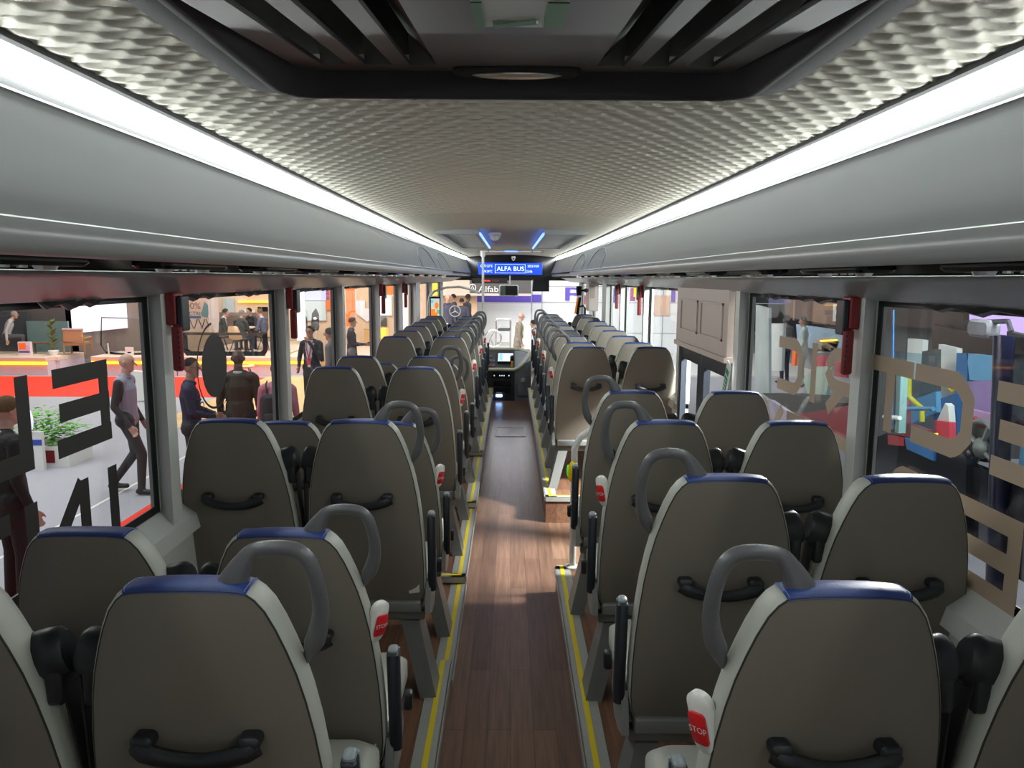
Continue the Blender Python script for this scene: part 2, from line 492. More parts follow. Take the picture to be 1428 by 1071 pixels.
# ------------------------------------------------------------------ luggage racks
def taper(x, z, y):
    if y < 10.2: return x, z
    k = 1 - 0.05*(y-10.2)/3.8
    return x*k, z
YS = [YB, 3.0, 7.0, 10.2, 11.2, YF]
def Z(d): return 1.75 + d
def rack(s):
    side = 'left' if s < 0 else 'right'
    r = thing('luggage_rack', 'long grey overhead luggage rack above the %s windows' % side, 'luggage rack', (0, 0, 0))
    pan = [(.868, .318), (.862, .30), (.845, .25), (.82, .19), (.795, .14), (.782, .108), (.778, .092)]
    MB().sweep([(s*x, Z(z)) for x, z in pan], YS, scale=taper).build('front_panel', M_PANEL, r, smooth=True, angle=60)
    cx, cz, rr = .806, .066, .034
    tub = [(cx+rr*math.cos(a), cz+rr*math.sin(a)) for a in [PI*.75 + PI*1.05*k/12 for k in range(13)]]
    MB().sweep([(s*x, Z(z)) for x, z in tub], [YB, 3, 7, 10.0]).build('lip_tube', M_TUBE, r, smooth=True, angle=60)
    th = [(cx+.018*math.cos(a), cz-.012+.018*math.sin(a)) for a in [2*PI*k/12 for k in range(13)]]
    MB().sweep([(s*x, Z(z)) for x, z in th], [9.95, 10.6, 11.4, YF], scale=taper).build('front_rail', M_TUBE, r, smooth=True)
    slot = [(.835, .034), (.86, .05), (.97, .05), (.985, .012)]
    MB().sweep([(s*x, Z(z)) for x, z in slot], [YB, 10.2]).build('service_channel', M_BLACK, r)
    low = [(.975, .010), (.98, .004), (1.0, -.004), (1.03, -.012), (1.10, -.035), (1.17, -.058), (1.19, -.066), (1.215, -.066)]
    MB().sweep([(s*x, Z(z)) for x, z in low], YS, scale=taper).build('lower_panel', M_LOWER, r, smooth=True, angle=60)
    # dark gap under the lamp strip, end cap, panel joints
    gp = [(.874, .335), (.866, .318), (.862, .312)]
    MB().sweep([(s*x, Z(z)) for x, z in gp], YS, scale=taper).build('shadow_gap', M_RUBBER, r)
    kcap = .94
    cap = [(s*x*kcap, Z(z)) for x, z in [(.868, .318), (.82, .19), (.782, .108), (.80, .05), (1.0, -.004), (1.19, -.066), (1.19, .32)]]
    MB().prism(cap, YF-0.01, YF+0.01).build('end_cap', M_PANEL, r)
    # service unit with reading lamps in the channel
    for y in [0.6+.735*k for k in range(13)]:
        u = MB(); u.mi = 0
        u.rbox((min(s*.855, s*.955), y-.20, Z(.018)), (max(s*.855, s*.955), y+.20, Z(.05)), .02)
        u.mi = 1
        for dy in (-.12, .12):
            u.lathe([(.018, Z(.010)), (.022, Z(.018))], (s*.905, y+dy, 0), 10)
        for dy in (-.05, 0, .05):
            u.lathe([(.009, Z(.014)), (.009, Z(.018))], (s*.905, y+dy, 0), 8)
        u.build('reading_lamp_unit', [M_BLACK, M_CHROME], r)
    # arched hatch outlines on the panel near the front
    for yy in (7.2, 9.0):
        a = MB()
        pts = []
        for k in range(17):
            t = PI*k/16
            z = .095 + .19*math.sin(t)**.7 if 0 < k < 16 else .095
            xi = np.interp(z, [q[1] for q in pan[::-1]], [q[0] for q in pan[::-1]])
            pts.append((s*(xi-.0015), yy-.62*math.cos(t), Z(z)))
        a.tube(pts, .004, 5)
        a.build('panel_joint', M_TRIMG, r)
rack(-1); rack(1)
for s in (-1, 1):
    side = 'left' if s < 0 else 'right'
    lt = thing('light_strip', 'bright white LED light strip along the %s edge of the ceiling' % side, 'light')
    prof = [(.866, .392), (.873, .375), (.878, .355), (.874, .335)]
    MB().sweep([(s*x, Z(z)) for x, z in prof], YS, scale=taper).build('diffuser', M_LED, lt, smooth=True)
    tn += 1
    tr = [(.82, .392), (.824, .380), (.834, .377), (.850, .379), (.866, .389), (.866, .40), (.82, .40)]
    struct(MB().sweep([(s*x, Z(z)) for x, z in tr], YS, scale=taper).build('trim_%d' % tn, M_TRIMG))

# ------------------------------------------------------------------ roof hatch overhead
hz = crown(0)
hat = thing('roof_hatch', 'dark grey roof hatch with slanted slots in the ceiling overhead', 'roof hatch', (0.0, 1.72, hz-0.02))
# outer frame, rounded corners
def rrect(x0, y0, x1, y1, r, n=6):
    pts = []
    for cx_, cy_, a0 in ((x1-r, y1-r, 0), (x0+r, y1-r, PI/2), (x0+r, y0+r, PI), (x1-r, y0+r, 1.5*PI)):
        for i in range(n+1):
            t = a0+PI/2*i/n; pts.append((cx_+r*math.cos(t), cy_+r*math.sin(t)))
    return pts
def ringset(mb, rings):
    n = len(rings[0]); vs = [p for r in rings for p in r]; fs = []
    for j in range(len(rings)-1):
        for i in range(n):
            i2 = (i+1) % n
            fs.append((j*n+i, j*n+i2, (j+1)*n+i2, (j+1)*n+i))
    mb.add(vs, fs)
R0 = [(x, y) for x, y in rrect(-.57, -1.25, .57, 0, .10)]
def off(pts, d, cx_=0, cy_=-.625, hx=.57, hy=.625):
    return [(x*(1-d/hx), cy_+(y-cy_)*(1-d/hy)) for x, y in pts]
mb = MB()
def cz(z, pts): return [(x, y, z-.045*(x/.83)**2) for x, y in pts]
ringset(mb, [cz(.03, R0), cz(.004, R0), cz(-.002, off(R0, .006)),
             cz(-.004, off(R0, .062)), cz(-.020, off(R0, .070)), cz(-.034, off(R0, .085)),
             cz(-.037, off(R0, .105)), cz(-.028, off(R0, .122)), cz(.015, off(R0, .135))])
mb.build('frame', M_DGREY, hat, smooth=True, angle=50)
# tilted slatted panel: rear side hangs lower
TL = Matrix.Translation((0, -.15, .0)) @ Matrix.Rotation(math.radians(6.5), 4, 'X')
mb = MB()
def slab(x0, x1, y0, y1, z0=-.004, z1=.004): mb.box((x0, y0, z0), (x1, y1, z1), TL)
slots = [.125, .205, .29, .375]
SW = .052
for s in (-1, 1):
    for k, xs in enumerate(slots):
        nx = slots[k+1] - SW if k < 3 else .43
        a, b = sorted((s*xs, s*nx)); slab(a, b, -1.0, 0.0)
    for xs in slots[1:]:
        # sloping slot walls
        a, b = s*(xs-SW), s*xs
        mb.add([TL @ Vector(p) for p in ((a, -1, .004), (b, -1, .05), (b, -.085, .05), (a, -.075, .004))], [(0, 1, 2, 3)])
        mb.add([TL @ Vector(p) for p in ((a, -.075, -.004), (b, -.075, -.004), (b, -.085, .05), (a, -.075, .01))], [(0, 1, 2, 3)])
        q0, q1 = sorted((a, b)); slab(q0, q1, -.075, 0.0)
mb.box((-.125, -1.0, -.004), (.125, 0, .004), TL)
mb.build('slatted_panel', mat('hatch_inner_plastic', (0.062, 0.058, 0.06), 0.45, var=0.05, bump=0.15, bscale=400), hat)
mb = MB(); mb.box((-.50, -1.12, .055), (.50, -.05, .065)); mb.build('cover', M_RUBBER, hat)
m = MB(); m.rbox((-.125, -.215, -.020), (.125, -.155, .0), .025)
m.build('handle_surround', M_DGREY, hat, smooth=True)
m = MB(); m.ellipsoid((0, -.186, -.020), (.09, .018, .008)); m.build('handle_cup', M_CHROME, hat, smooth=True)
lb = MB(); lb.mi = 0; lb.box((-.062, -.60, -.008), (.062, -.44, -.0055), TL)
lb.mi = 1; lb.box((.035, -.59, -.0095), (.062, -.44, -.0082), TL); lb.box((-.062, -.59, -.0095), (-.048, -.44, -.0082), TL)
lb.mi = 2; lb.ellipsoid(TL @ Vector((-.02, -.48, -.008)), (.018, .026, .001)); lb.tube([TL @ Vector((-.035, -.46, -.009)), TL @ Vector((.025, -.49, -.009))], .005, 6)
lb.build('instruction_label', [mat('label_paper', (0.55, 0.6, 0.56), 0.5, var=0.05), mat('label_green', (0.03, 0.18, 0.06), 0.5, var=0.05), mat('label_mid_green', (0.22, 0.34, 0.26), 0.5, var=0.05)], hat)
mb = MB()
for x in (-.22, .22): mb.lathe([(.004, -.033), (.008, -.030)], (x, -.03, 0), 8)
mb.build('screw', M_RUBBER, hat)

# ------------------------------------------------------------------ air grilles, sensors, front lamp bar on the ceiling
M_GRILLE = mat('grille_grey', (0.50, 0.51, 0.50), 0.5, var=0.05)
for s in (-1, 1):
    side = 'left' if s < 0 else 'right'
    g = thing('air_grille', 'perforated blue-edged air grille on the ceiling, %s of the small dome detector' % side, 'air grille', (s*.475, 8.2, crown(.475)-.03))
    m = MB()
    for a, b in (((-.19,-1.6),(.19,-1.54)), ((-.19,1.54),(.19,1.6)), ((-.19,-1.54),(-.15,1.54)), ((.15,-1.54),(.19,1.54))):
        m.box((a[0], a[1], -.012), (b[0], b[1], .03))
    m.build('frame', M_PANEL, g)
    m = MB()
    for k in range(60):
        y = -1.53+k*.0515; m.box((-.15, y, -.004), (.15, y+.022, .004))
    for k in range(10):
        x = -.15+k*.0325; m.box((x, -1.54, -.003), (x+.010, 1.54, .003))
    m.build('mesh_insert', M_GRILLE, g)
    m = MB().box((-.15, -1.54, .02), (.15, 1.54, .03)); m.build('backing', M_RUBBER, g)
    m = MB(); x = -s*.197
    m.box((x-.008, -1.58, -.014), (x+.008, 1.58, .004)); m.build('light_edge', M_BLUELED, g)
dl = thing('smoke_detector', 'small clear dome detector on the ceiling between the two grilles', 'detector', (-.16, 7.1, crown(.16)-.012))
MB().lathe([(.062, 0), (.062, -.012), (.055, -.02)], n=20).build('base', M_WHITEP, dl, smooth=True)
MB().lathe([(.052, -.02), (.045, -.05), (.025, -.07), (.004, -.075)], n=16).build('dome', mat('clear_dome', (0.6, 0.62, 0.6), 0.1, 0.3, var=0.05), dl, smooth=True)
lb = thing('lamp_bar', 'slim lamp bar across the ceiling just behind the blue display', 'lamp bar', (0, 11.4, crown(0)-.03))
MB().rbox((-.50, -.03, -.02), (.50, .03, .012), .012, axis=0).build('housing', M_PANEL, lb, smooth=True)
for x in (-.4, -.26, -.14, .14, .26, .4):
    MB().box((x-.075, -.034, -.015), (x+.045, -.03, .004)).build('lamp_lens', M_WHITEP, lb)
MB().box((-.1, -.034, -.016), (.1, -.03, .004)).build('blue_lamp', M_BLUELED, lb)

# ------------------------------------------------------------------ front header with display
YH = 13.95
tn += 1
hd = MB(); hd.mi = 0
hp = at_y(640, 358, YH); hq = at_y(790, 391, YH)
hd.box((-1.2, YH, 1.71), (1.2, YH+.12, 2.3))
struct(hd.build('wall_front_header', M_BLACK))
dp = thing('information_display', 'wide blue passenger information display above the windscreen', 'display', at_y(711.5, 374.5, YH-.03))
def rel(u, v, o, y=YH-.03):
    q = at_y(u, v, y); return q.x-o.location.x, q.z-o.location.z
x0, z0 = rel(667, 382.5, dp); x1, z1 = rel(756, 367, dp)
m = MB().rbox((x0-.03, 0, z0-.03), (x1+.03, .03, z1+.03), .02, axis=1); m.build('bezel', M_BLACK, dp)
MB().box((x0, -.006, z0), (x1, 0, z1)).build('screen', M_DISPLAY, dp)
tx = MB(); w = x1-x0; h = z1-z0
put_text(tx, 'ALFA BUS', h*.56, face_cam(((x0+x1)/2+w*.005, -.0075, (z0+z1)/2-h*.02)), sx=1.0)
put_text(tx, 'OUT:22°C', h*.30, face_cam((x0+w*.13, -.0075, z0+h*.72)), sx=.82)
put_text(tx, 'IN:24°C', h*.30, face_cam((x0+w*.15, -.0075, z0+h*.26)), sx=.82)
put_text(tx, '2023/10/8', h*.30, face_cam((x0+w*.86, -.0075, z0+h*.72)), sx=.82)
put_text(tx, '22:06', h*.30, face_cam((x0+w*.80, -.0075, z0+h*.26)), sx=.82)
a0, a1 = x0+w*.262, x0+w*.738
for p, q in (((a0, z0+h*.12), (a1, z0+h*.14)), ((a0, z0+h*.86), (a1, z0+h*.88)), ((a0, z0+h*.12), (a0+.006, z0+h*.88)), ((a1-.006, z0+h*.12), (a1, z0+h*.88))):
    tx.box((p[0], -.0072, p[1]), (q[0], -.0066, q[1]))
tx.build('display_text', M_DISPTXT, dp)
dc = thing('dome_camera', 'small white dome camera above the middle of the blue display', 'camera', at_y(716, 359, YH-.03))
MB().lathe([(.035, .02), (.042, 0), (.03, -.03), (.015, -.055), (.003, -.06)], n=16).build('housing', M_WHITEP, dc, smooth=True)
MB().ellipsoid((0, -.028, -.026), (.016, .012, .016)).build('lens', M_BLACK, dc, smooth=True)
def cut_panel(name, label, cat, u0, v0, u1, v1, y, m):
    a = at_y(u0, v1, y); b = at_y(u1, v0, y)
    o = MB().rbox((a.x, y, a.z), (b.x, y+.02, b.z), .006, axis=1).build(name, m); setp(o, label, cat); return o
sp = cut_panel('sun_visor', 'dark rectangular sun visor panel right of the rear-view mirror', 'visor', 742, 390.5, 766, 406.5, YH-.02, M_BLACK)
# LED destination strip
ds = thing('stop_indicator', 'thin black indicator strip with red letters under the display', 'indicator', at_y(685, 391.5, YH-.05))
MB().box((-.36, 0, -.05), (.30, .02, .045)).build('housing', mat('indicator_black', (0.02, 0.018, 0.02), 0.4, var=0.05), ds)
t = MB(); put_text(t, 'STOP', .055, face_cam((.08, -.003, -.005))); t.build('stop_text', mat('dim_red_text', (0.25, 0.05, 0.05), .5, var=.02, emit=(.5, .1, .1), estr=.25), ds)
t = MB()
for k in range(7): t.box((-.18+k*.024, -.004, -.012), (-.163+k*.024, -.001, .014 if k % 2 else .006))
t.build('red_text', mat('led_red', (0.6, 0.02, 0.01), .5, var=.02, emit=(1, .05, .02), estr=2.0), ds)
# rear-view mirror
mr = thing('rear_view_mirror', 'white framed interior rear-view mirror hanging at the windscreen', 'mirror', at_y(711, 405, 13.4))
MB().rbox((-.19, 0, -.105), (.155, .03, .10), .035, axis=1, n=5).build('frame', M_WHITEP, mr, smooth=True)
MB().rbox((-.172, -.004, -.088), (.138, 0, .084), .028, axis=1, n=5).build('mirror_glass', mat('mirror_face', (0.25, 0.28, 0.27), 0.03, 1.0, var=.02), mr)
MB().box((-.08, -.007, -.08), (.128, -.004, .074)).build('dark_face', M_BLACK, mr)
MB().tube([(0, .015, .07), (0, .02, .16), (0, .03, .26)], .012, 8).build('stalk', M_POLE, mr)
# thin cable right of the mirror
ca = MB(); p0 = at_y(743, 390, 13.6); p1 = at_y(741, 437, 13.6)
ca.tube([p0, (p0+p1)/2+Vector((-.01, 0, 0)), p1], .008, 6); setp(ca.build('cable', M_POLE), 'thin grey cable hanging down the windscreen right of the mirror', 'cable')

# ------------------------------------------------------------------ windscreen, front wall, curved rail and pole
ws = MB(); ws.add([(-1.2, 14.1, .38), (1.2, 14.1, .38), (1.2, 14.05, 1.75), (-1.2, 14.05, 1.75)], [(0, 1, 2, 3)])
struct(ws.build('window_windscreen', M_GLASS))
mb = MB(); mb.box((-1.27, 14.1, -.3), (1.27, 14.2, .38)); struct(mb.build('wall_front', M_WALL))
pl = thing('grab_pole', 'pale vertical grab pole with a yellow button near the front left seats', 'pole', (-.41, 10.98, 0))
MB().tube([(0, 0, .0), (0, 0, 2.12)], .0175, 12).build('pole', M_POLE, pl, smooth=True)
MB().lathe([(.03, 2.06), (.03, 2.13)], n=12).build('ceiling_flange', M_POLE, pl, smooth=True)
zb = at_y(674, 452, 10.95).z
MB().ellipsoid((.012, -.01, zb), (.03, .03, .085)).build('yellow_button', mat('button_yellow', (0.75, 0.55, 0.0), .4, var=.02), pl, smooth=True)
hr = MB(); y = 11.0
pts = [at_y(597, 470, y), at_y(597, 425, y), at_y(599, 413, y), at_y(606, 406, y), at_y(622, 401, y), at_y(640, 400, y), at_y(656, 403, y), at_y(669, 409, y)]
hr.tube(pts, .018, 10); setp(hr.build('curved_handrail', M_POLE, smooth=True), 'pale arched handrail joining the front grab pole to the left wall', 'handrail')
tb = thing('ticket_screen', 'upright black framed screen with an orange picture at the front left', 'screen', at_y(607, 428, 10.9))
MB().rbox((-.075, 0, -.15), (.075, .03, .15), .012, axis=1).build('bezel', M_BLACK, tb)
sm = MB(); sm.mi = 0; sm.box((-.062, -.003, -.135), (.062, 0, .12))
sm.mi = 1; sm.box((-.062, -.005, -.135), (.0, -.003, -.03)); sm.ellipsoid((.02, -.003, .02), (.03, .004, .05)); sm.box((.0, -.005, -.135), (.03, -.003, -.08))
sm.mi = 2; sm.box((-.062, -.005, .06), (-.03, -.003, .1)); sm.mi = 3; sm.box((.02, -.005, -.1), (.062, -.003, -.04))
sm.build('screen', [mat('screen_pale', (.5,.6,.55), .4, var=.02, emit=(.5,.62,.55), estr=.7), mat('screen_orange', (.9,.2,.02), .4, var=.02, emit=(1,.2,.02), estr=.8), mat('screen_cyan', (.1,.5,.7), .4, var=.02, emit=(.1,.5,.7), estr=.7), mat('screen_green', (.2,.5,.2), .4, var=.02, emit=(.2,.5,.2), estr=.5)], tb)
# driver's partition behind the right front corner: cream cabinet door with camera box
yc = 10.35
def cpos(u, v): return at_y(u, v, yc)
c0, c1 = cpos(820, 434), cpos(832, 394)
cb = thing('front_cabinet', 'cream wall cabinet at the right front corner beyond the last window seats', 'cabinet', (c0.x, yc, c0.z))
cw, chh = c1.x-c0.x, c1.z-c0.z
MB().rbox((0, 0, 0), (cw+.03, .35, chh), .015, axis=1).build('body', M_CREAM, cb)
MB().rbox((cw*.2, -.006, chh*.45), (cw*.8, 0, chh*.9), .008, axis=1).build('door', mat('cabinet_door', (.36,.28,.24), .5, var=.03), cb)
ic = thing('door_camera', 'black camera box on a bracket left of the front cabinet', 'camera', cpos(807.5, 405.5))
MB().rbox((-.035, -.02, -.065), (.035, .05, .065), .008, axis=1).build('housing', M_BLACK, ic)
MB().tube([(.03, .02, .005), (.12, .02, .005)], .014, 8).build('bracket', M_BLACK, ic)
MB().lathe([(.022, -.03), (.03, 0), (.03, .03)], (.10, .02, .005), 10, 'y').build('lens', M_RUBBER, ic)
tm = thing('ticket_machine', 'orange edged ticket machine at the right front window', 'machine', cpos(807, 426))
TT = Matrix.Rotation(math.radians(8), 4, 'Y')
MB().rbox((-.02, 0, -.125), (.02, .05, .115), .01, TT, axis=1).build('body', M_BLACK, tm)
MB().box((-.04, -.005, -.12), (-.018, .04, .11), TT).build('orange_edge', mat('orange_plastic', (.8,.25,.03), .4, var=.04, emit=(.8,.25,.03), estr=.3), tm)
MB().tube([(.02, .02, -.02), (.06, .02, 0), (.09, .02, -.04), (.09, .02, -.12)], .014, 8).build('arm', M_BLACK, tm)
# ------------------------------------------------------------------ passenger seats
M_VINYL = mat('seat_vinyl_back', (0.178, 0.157, 0.128), 0.5, var=0.06, vscale=4, bump=0.25, bscale=500)
M_GUSSET = mat('seat_vinyl_gusset', (0.44, 0.45, 0.40), 0.42, var=0.04, vscale=4, bump=0.25, bscale=500)
M_SEAM = mat('seat_seam', (0.03, 0.028, 0.024), 0.7, var=0.1)
M_BLUE = mat('blue_head_cover', (0.016, 0.043, 0.19), 0.42, var=0.06, bump=0.25, bscale=500)
M_STITCH = mat('pale_blue_stitch', (0.25, 0.32, 0.6), 0.6, var=0.05)
M_HANDLE = mat('grab_handle_grey', (0.105, 0.103, 0.11), 0.32, var=0.05, bump=0.2, bscale=300)
M_BLACKP = mat('black_plastic', (0.012, 0.013, 0.017), 0.38, var=0.08, bump=0.15, bscale=400)
M_PAD = mat('armrest_pad', (0.018, 0.022, 0.03), 0.45, var=0.05)
M_PADEDGE = mat('armrest_edge', (0.24, 0.27, 0.29), 0.35, var=0.05)
M_STRAP = mat('belt_webbing', (0.008, 0.008, 0.009), 0.7, var=0.1, bump=0.3, bscale=250)
M_SFRAME = mat('seat_frame_grey', (0.20, 0.205, 0.20), 0.4, 0.2, var=0.05)
M_LEG = mat('seat_leg_grey', (0.17, 0.173, 0.165), 0.4, 0.2, var=0.05)
M_STOPW = mat('stop_button_white', (0.72, 0.70, 0.66), 0.3, var=0.02)
M_STOPR = mat('stop_button_red', (0.62, 0.015, 0.02), 0.3, var=0.03)
M_TAG = mat('tag_white', (0.7, 0.7, 0.68), 0.6, var=0.03)

T = 1.08                       # top of the backrest above the podium
TAN = math.tan(math.radians(9.5))
def yr(h): return h*TAN        # rear face of the backrest leans forward going down
half = [(0.0, 0.0), (0.055, 0.001), (0.09, 0.004), (0.105, 0.008), (0.120, 0.020), (0.136, 0.042), (0.152, 0.078), (0.166, 0.118), (0.180, 0.165),
        (0.192, 0.22), (0.203, 0.29), (0.211, 0.37), (0.217, 0.46), (0.220, 0.56), (0.219, 0.65), (0.213, 0.70), (0.195, 0.735), (0.15, 0.745), (0.0, 0.748)]
OUT = [(x, -h) for x, h in half] + [(-x, -h) for x, h in half[-2:0:-1]]     # clockwise from the top centre
NOUT = len(OUT)
def inset(d):
    res = []
    for i in range(NOUT):
        a = Vector(OUT[i-1]); b = Vector(OUT[i]); c = Vector(OUT[(i+1) % NOUT])
        t1 = (b-a).normalized(); t2 = (c-b).normalized()
        n = (Vector((t1.y, -t1.x)) + Vector((t2.y, -t2.x))).normalized()
        res.append((b.x+n.x*d, b.y+n.y*d))
    return res
def P3(p, y): return (p[0], y + yr(-p[1]), T + p[1])
RINGS = [(.007, .0), (.0062, .002), (.0025, .006), (.0, .018), (.001, .046), (.009, .068), (.028, .085), (.06, .090)]
def back_rings(extra=0.0):
    return [[P3(p, y) for p in inset(d-extra)] for d, y in RINGS]
ISTOP = 3      # outline index where the blue cover ends
def seat_meshes():
    D = {}
    R = back_rings()
    # rear panel
    m = MB(); rear = []
    c = Vector((0, -.36))
    for k, bulge in ((1.0, 0), (.93, -.004), (.75, -.010), (.5, -.013), (.2, -.014)):
        rear.append([P3((p[0]*k, c.y+(p[1]-c.y)*k), bulge) for p in inset(.0078)])
    ringset(m, rear); m.add(rear[-1], [list(range(NOUT))])
    D['rear'] = (m, M_VINYL)
    # gusset and front
    g = MB(); ringset(g, R[1:]); g.add(R[-1], [list(range(NOUT))]); D['gusset'] = (g, M_GUSSET)
    s = MB(); ringset(s, [[P3(p, -.0006) for p in inset(.0090)], [P3(p, -.0004) for p in inset(.0066)], R[1]]); D['seam'] = (s, M_SEAM)
    # blue cover on the crown
    b = MB(); RB = back_rings(.0022)
    ids = [NOUT-k for k in range(ISTOP, 0, -1)] + list(range(0, ISTOP+1))
    rows = [[RB[j][i] for i in ids] for j in range(1, len(RB))]
    rows.insert(0, [P3((inset(.0095)[i][0], inset(.0095)[i][1]), -.0015) for i in ids])
    vs = [p for r in rows for p in r]; n = len(ids); fs = []
    for j in range(len(rows)-1):
        for i in range(n-1): fs.append((j*n+i, j*n+i+1, (j+1)*n+i+1, (j+1)*n+i))
    b.add(vs, fs); D['blue'] = (b, M_BLUE)
    for e in (1, n-2):
        st = MB()
        for q in range(len(rows)-2):
            for f0, f1 in ((.05, .3), (.38, .62), (.7, .95)):
                a = Vector(rows[q+1][e]); c2 = Vector(rows[q+2][e]); up = Vector((0, -.0006, .0012))
                edge = Vector(rows[q+1][0 if e == 1 else n-1]); a = a.lerp(edge, .7)
                edge2 = Vector(rows[q+2][0 if e == 1 else n-1]); c2 = c2.lerp(edge2, .7)
                st.tube([a.lerp(c2, f0)+up, a.lerp(c2, f1)+up], .0007, 4)
        D['stitch%d' % (e > 1)] = (st, M_STITCH)
    # black handle on the rear
    h = MB(); pts = []; rs = []
    for k in range(13):
        t = -1+2*k/12
        x = t*.105; z = -.318 + .026*abs(t)**2.2
        lift = .032 if abs(t) < .95 else .022
        pts.append((x, yr(-z)-lift-.008, T+z)); rs.append(.012+.003*abs(t))
    h.tube(pts, rs, 8, flat=1.25)
    for sx in (-1, 1):
        z = -.285
        h.rbox((sx*.092-.019, yr(.285)-.044, T+z-.012), (sx*.092+.019, yr(.285)-.002, T+z+.014), .010, axis=1)
    D['back_handle'] = (h, M_BLACKP)
    # seat cushion (towards the front), grey frame under it
    q = MB()
    q.rbox((-.215, .125, .335), (.215, .60, .435), .05, axis=2, n=5)
    D['cushion'] = (q, M_GUSSET)
    f = MB()
    f.rbox((-.21, .135, .275), (.21, .175, .315), .006, axis=0)
    f.rbox((-.21, .42, .285), (.21, .46, .325), .006, axis=0)
    f.box((-.20, .15, .29), (-.16, .45, .333)); f.box((.16, .15, .29), (.20, .45, .333))
    f.rbox((-.20, .10, .318), (.20, .13, .365), .008, axis=0)
    D['frame'] = (f, M_SFRAME)
    return D
SM = seat_meshes()
def side_meshes(s):
    """pieces that depend on which side the aisle is (s = +1: aisle at +x)"""
    D = {}
    # slanting leg plates at the aisle side, thin leg at the other side
    l = MB()
    l.add([(s*.19, .13, .275), (s*.12, .13, .275), (s*.12, .24, .275), (s*.19, .24, .275),
           (s*.262, .05, .0), (s*.20, .05, .0), (s*.20, .20, .0), (s*.262, .20, .0)],
          [(0,1,2,3), (4,7,6,5), (0,4,5,1), (1,5,6,2), (2,6,7,3), (3,7,4,0)])
    D['leg'] = (l, M_LEG)
    l2 = MB()
    l2.add([(s*.262, .05, .004), (s*.262, .20, .004), (s*.262, .205, .0), (s*.262, .045, .0),
            (s*.194, .045, 0), (s*.194, .205, 0), (s*.194, .205, .008), (s*.194, .045, .008)], [(0,1,2,3), (4,5,6,7), (0,1,6,7)])
    for yy in (.07, .18): l2.lathe([(.008, .0), (.008, .014), (.004, .016)], (s*.275, yy, 0), 8)
    # recliner cover at the aisle side of the hinge, dark pull knob
    rc = MB()
    rc.prism([(.08, .33), (.16, .30), (.24, .30), (.30, .36), (.29, .41), (.17, .45), (.12, .44)], s*.218, s*.238, axis='x')
    D['hinge_cover'] = (rc, M_SFRAME)
    kn = MB(); kn.rbox((min(s*.238, s*.262), .30, .40), (max(s*.238, s*.262), .335, .455), .008, axis=0); D['knob'] = (kn, M_BLACKP)
    # grab handle: grey loop from the crown to the shoulder
    g = MB()
    pts = [(.070, .034, -.008), (.078, .034, .010), (.092, .034, .033), (.106, .035, .048), (.128, .036, .053), (.158, .037, .053), (.182, .039, .046), (.200, .041, .024),
           (.209, .044, -.015), (.211, .047, -.060), (.205, .048, -.098), (.194, .047, -.130), (.179, .046, -.168)]
    rs = [.022, .018, .0135, .0115, .0112, .0112, .0112, .0112, .0112, .0115, .0135, .0145, .004]
    # smooth the path
    fine = []; fr = []
    for i in range(len(pts)-1):
        p0 = Vector(pts[max(0, i-1)]); p1 = Vector(pts[i]); p2 = Vector(pts[i+1]); p3 = Vector(pts[min(len(pts)-1, i+2)])
        for k in range(3):
            t = k/3
            fine.append(0.5*((2*p1)+(p2-p0)*t+(2*p0-5*p1+4*p2-p3)*t*t+(3*p1-p0-3*p2+p3)*t**3)); fr.append(rs[i]*(1-t)+rs[i+1]*t)
    fine.append(Vector(pts[-1])); fr.append(.004)
    g.tube([(s*p.x, p.y + yr(max(0, -p.z)), T+p.z) for p in fine], fr, 12, flat=1.25)
    D['grab_handle'] = (g, M_HANDLE)
    hs = MB(); hs.ellipsoid((s*.181, .048+yr(.13), T-.125), (.012, .026, .045)); D['handle_socket'] = (hs, M_VINYL)
    # armrest folded up beside the backrest
    a = MB(); a.mi = 0
    Ma = Matrix.Translation((s*.243, .13, .40)) @ Matrix.Rotation(math.radians(5), 4, 'X')
    a.rbox((-.016, -.018, .0), (.016, .022, .31), .012, Ma, axis=2, n=4)
    a.mi = 1
    a.rbox((-.014, .022, .012), (.014, .032, .305), .006, Ma, axis=2)
    a.rbox((-.0125, -.012, .306), (.0125, .022, .318), .010, Ma, axis=2)
    D['armrest'] = (a, [M_PAD, M_PADEDGE])
    # belt guide and webbing on the side away from the aisle
    return D
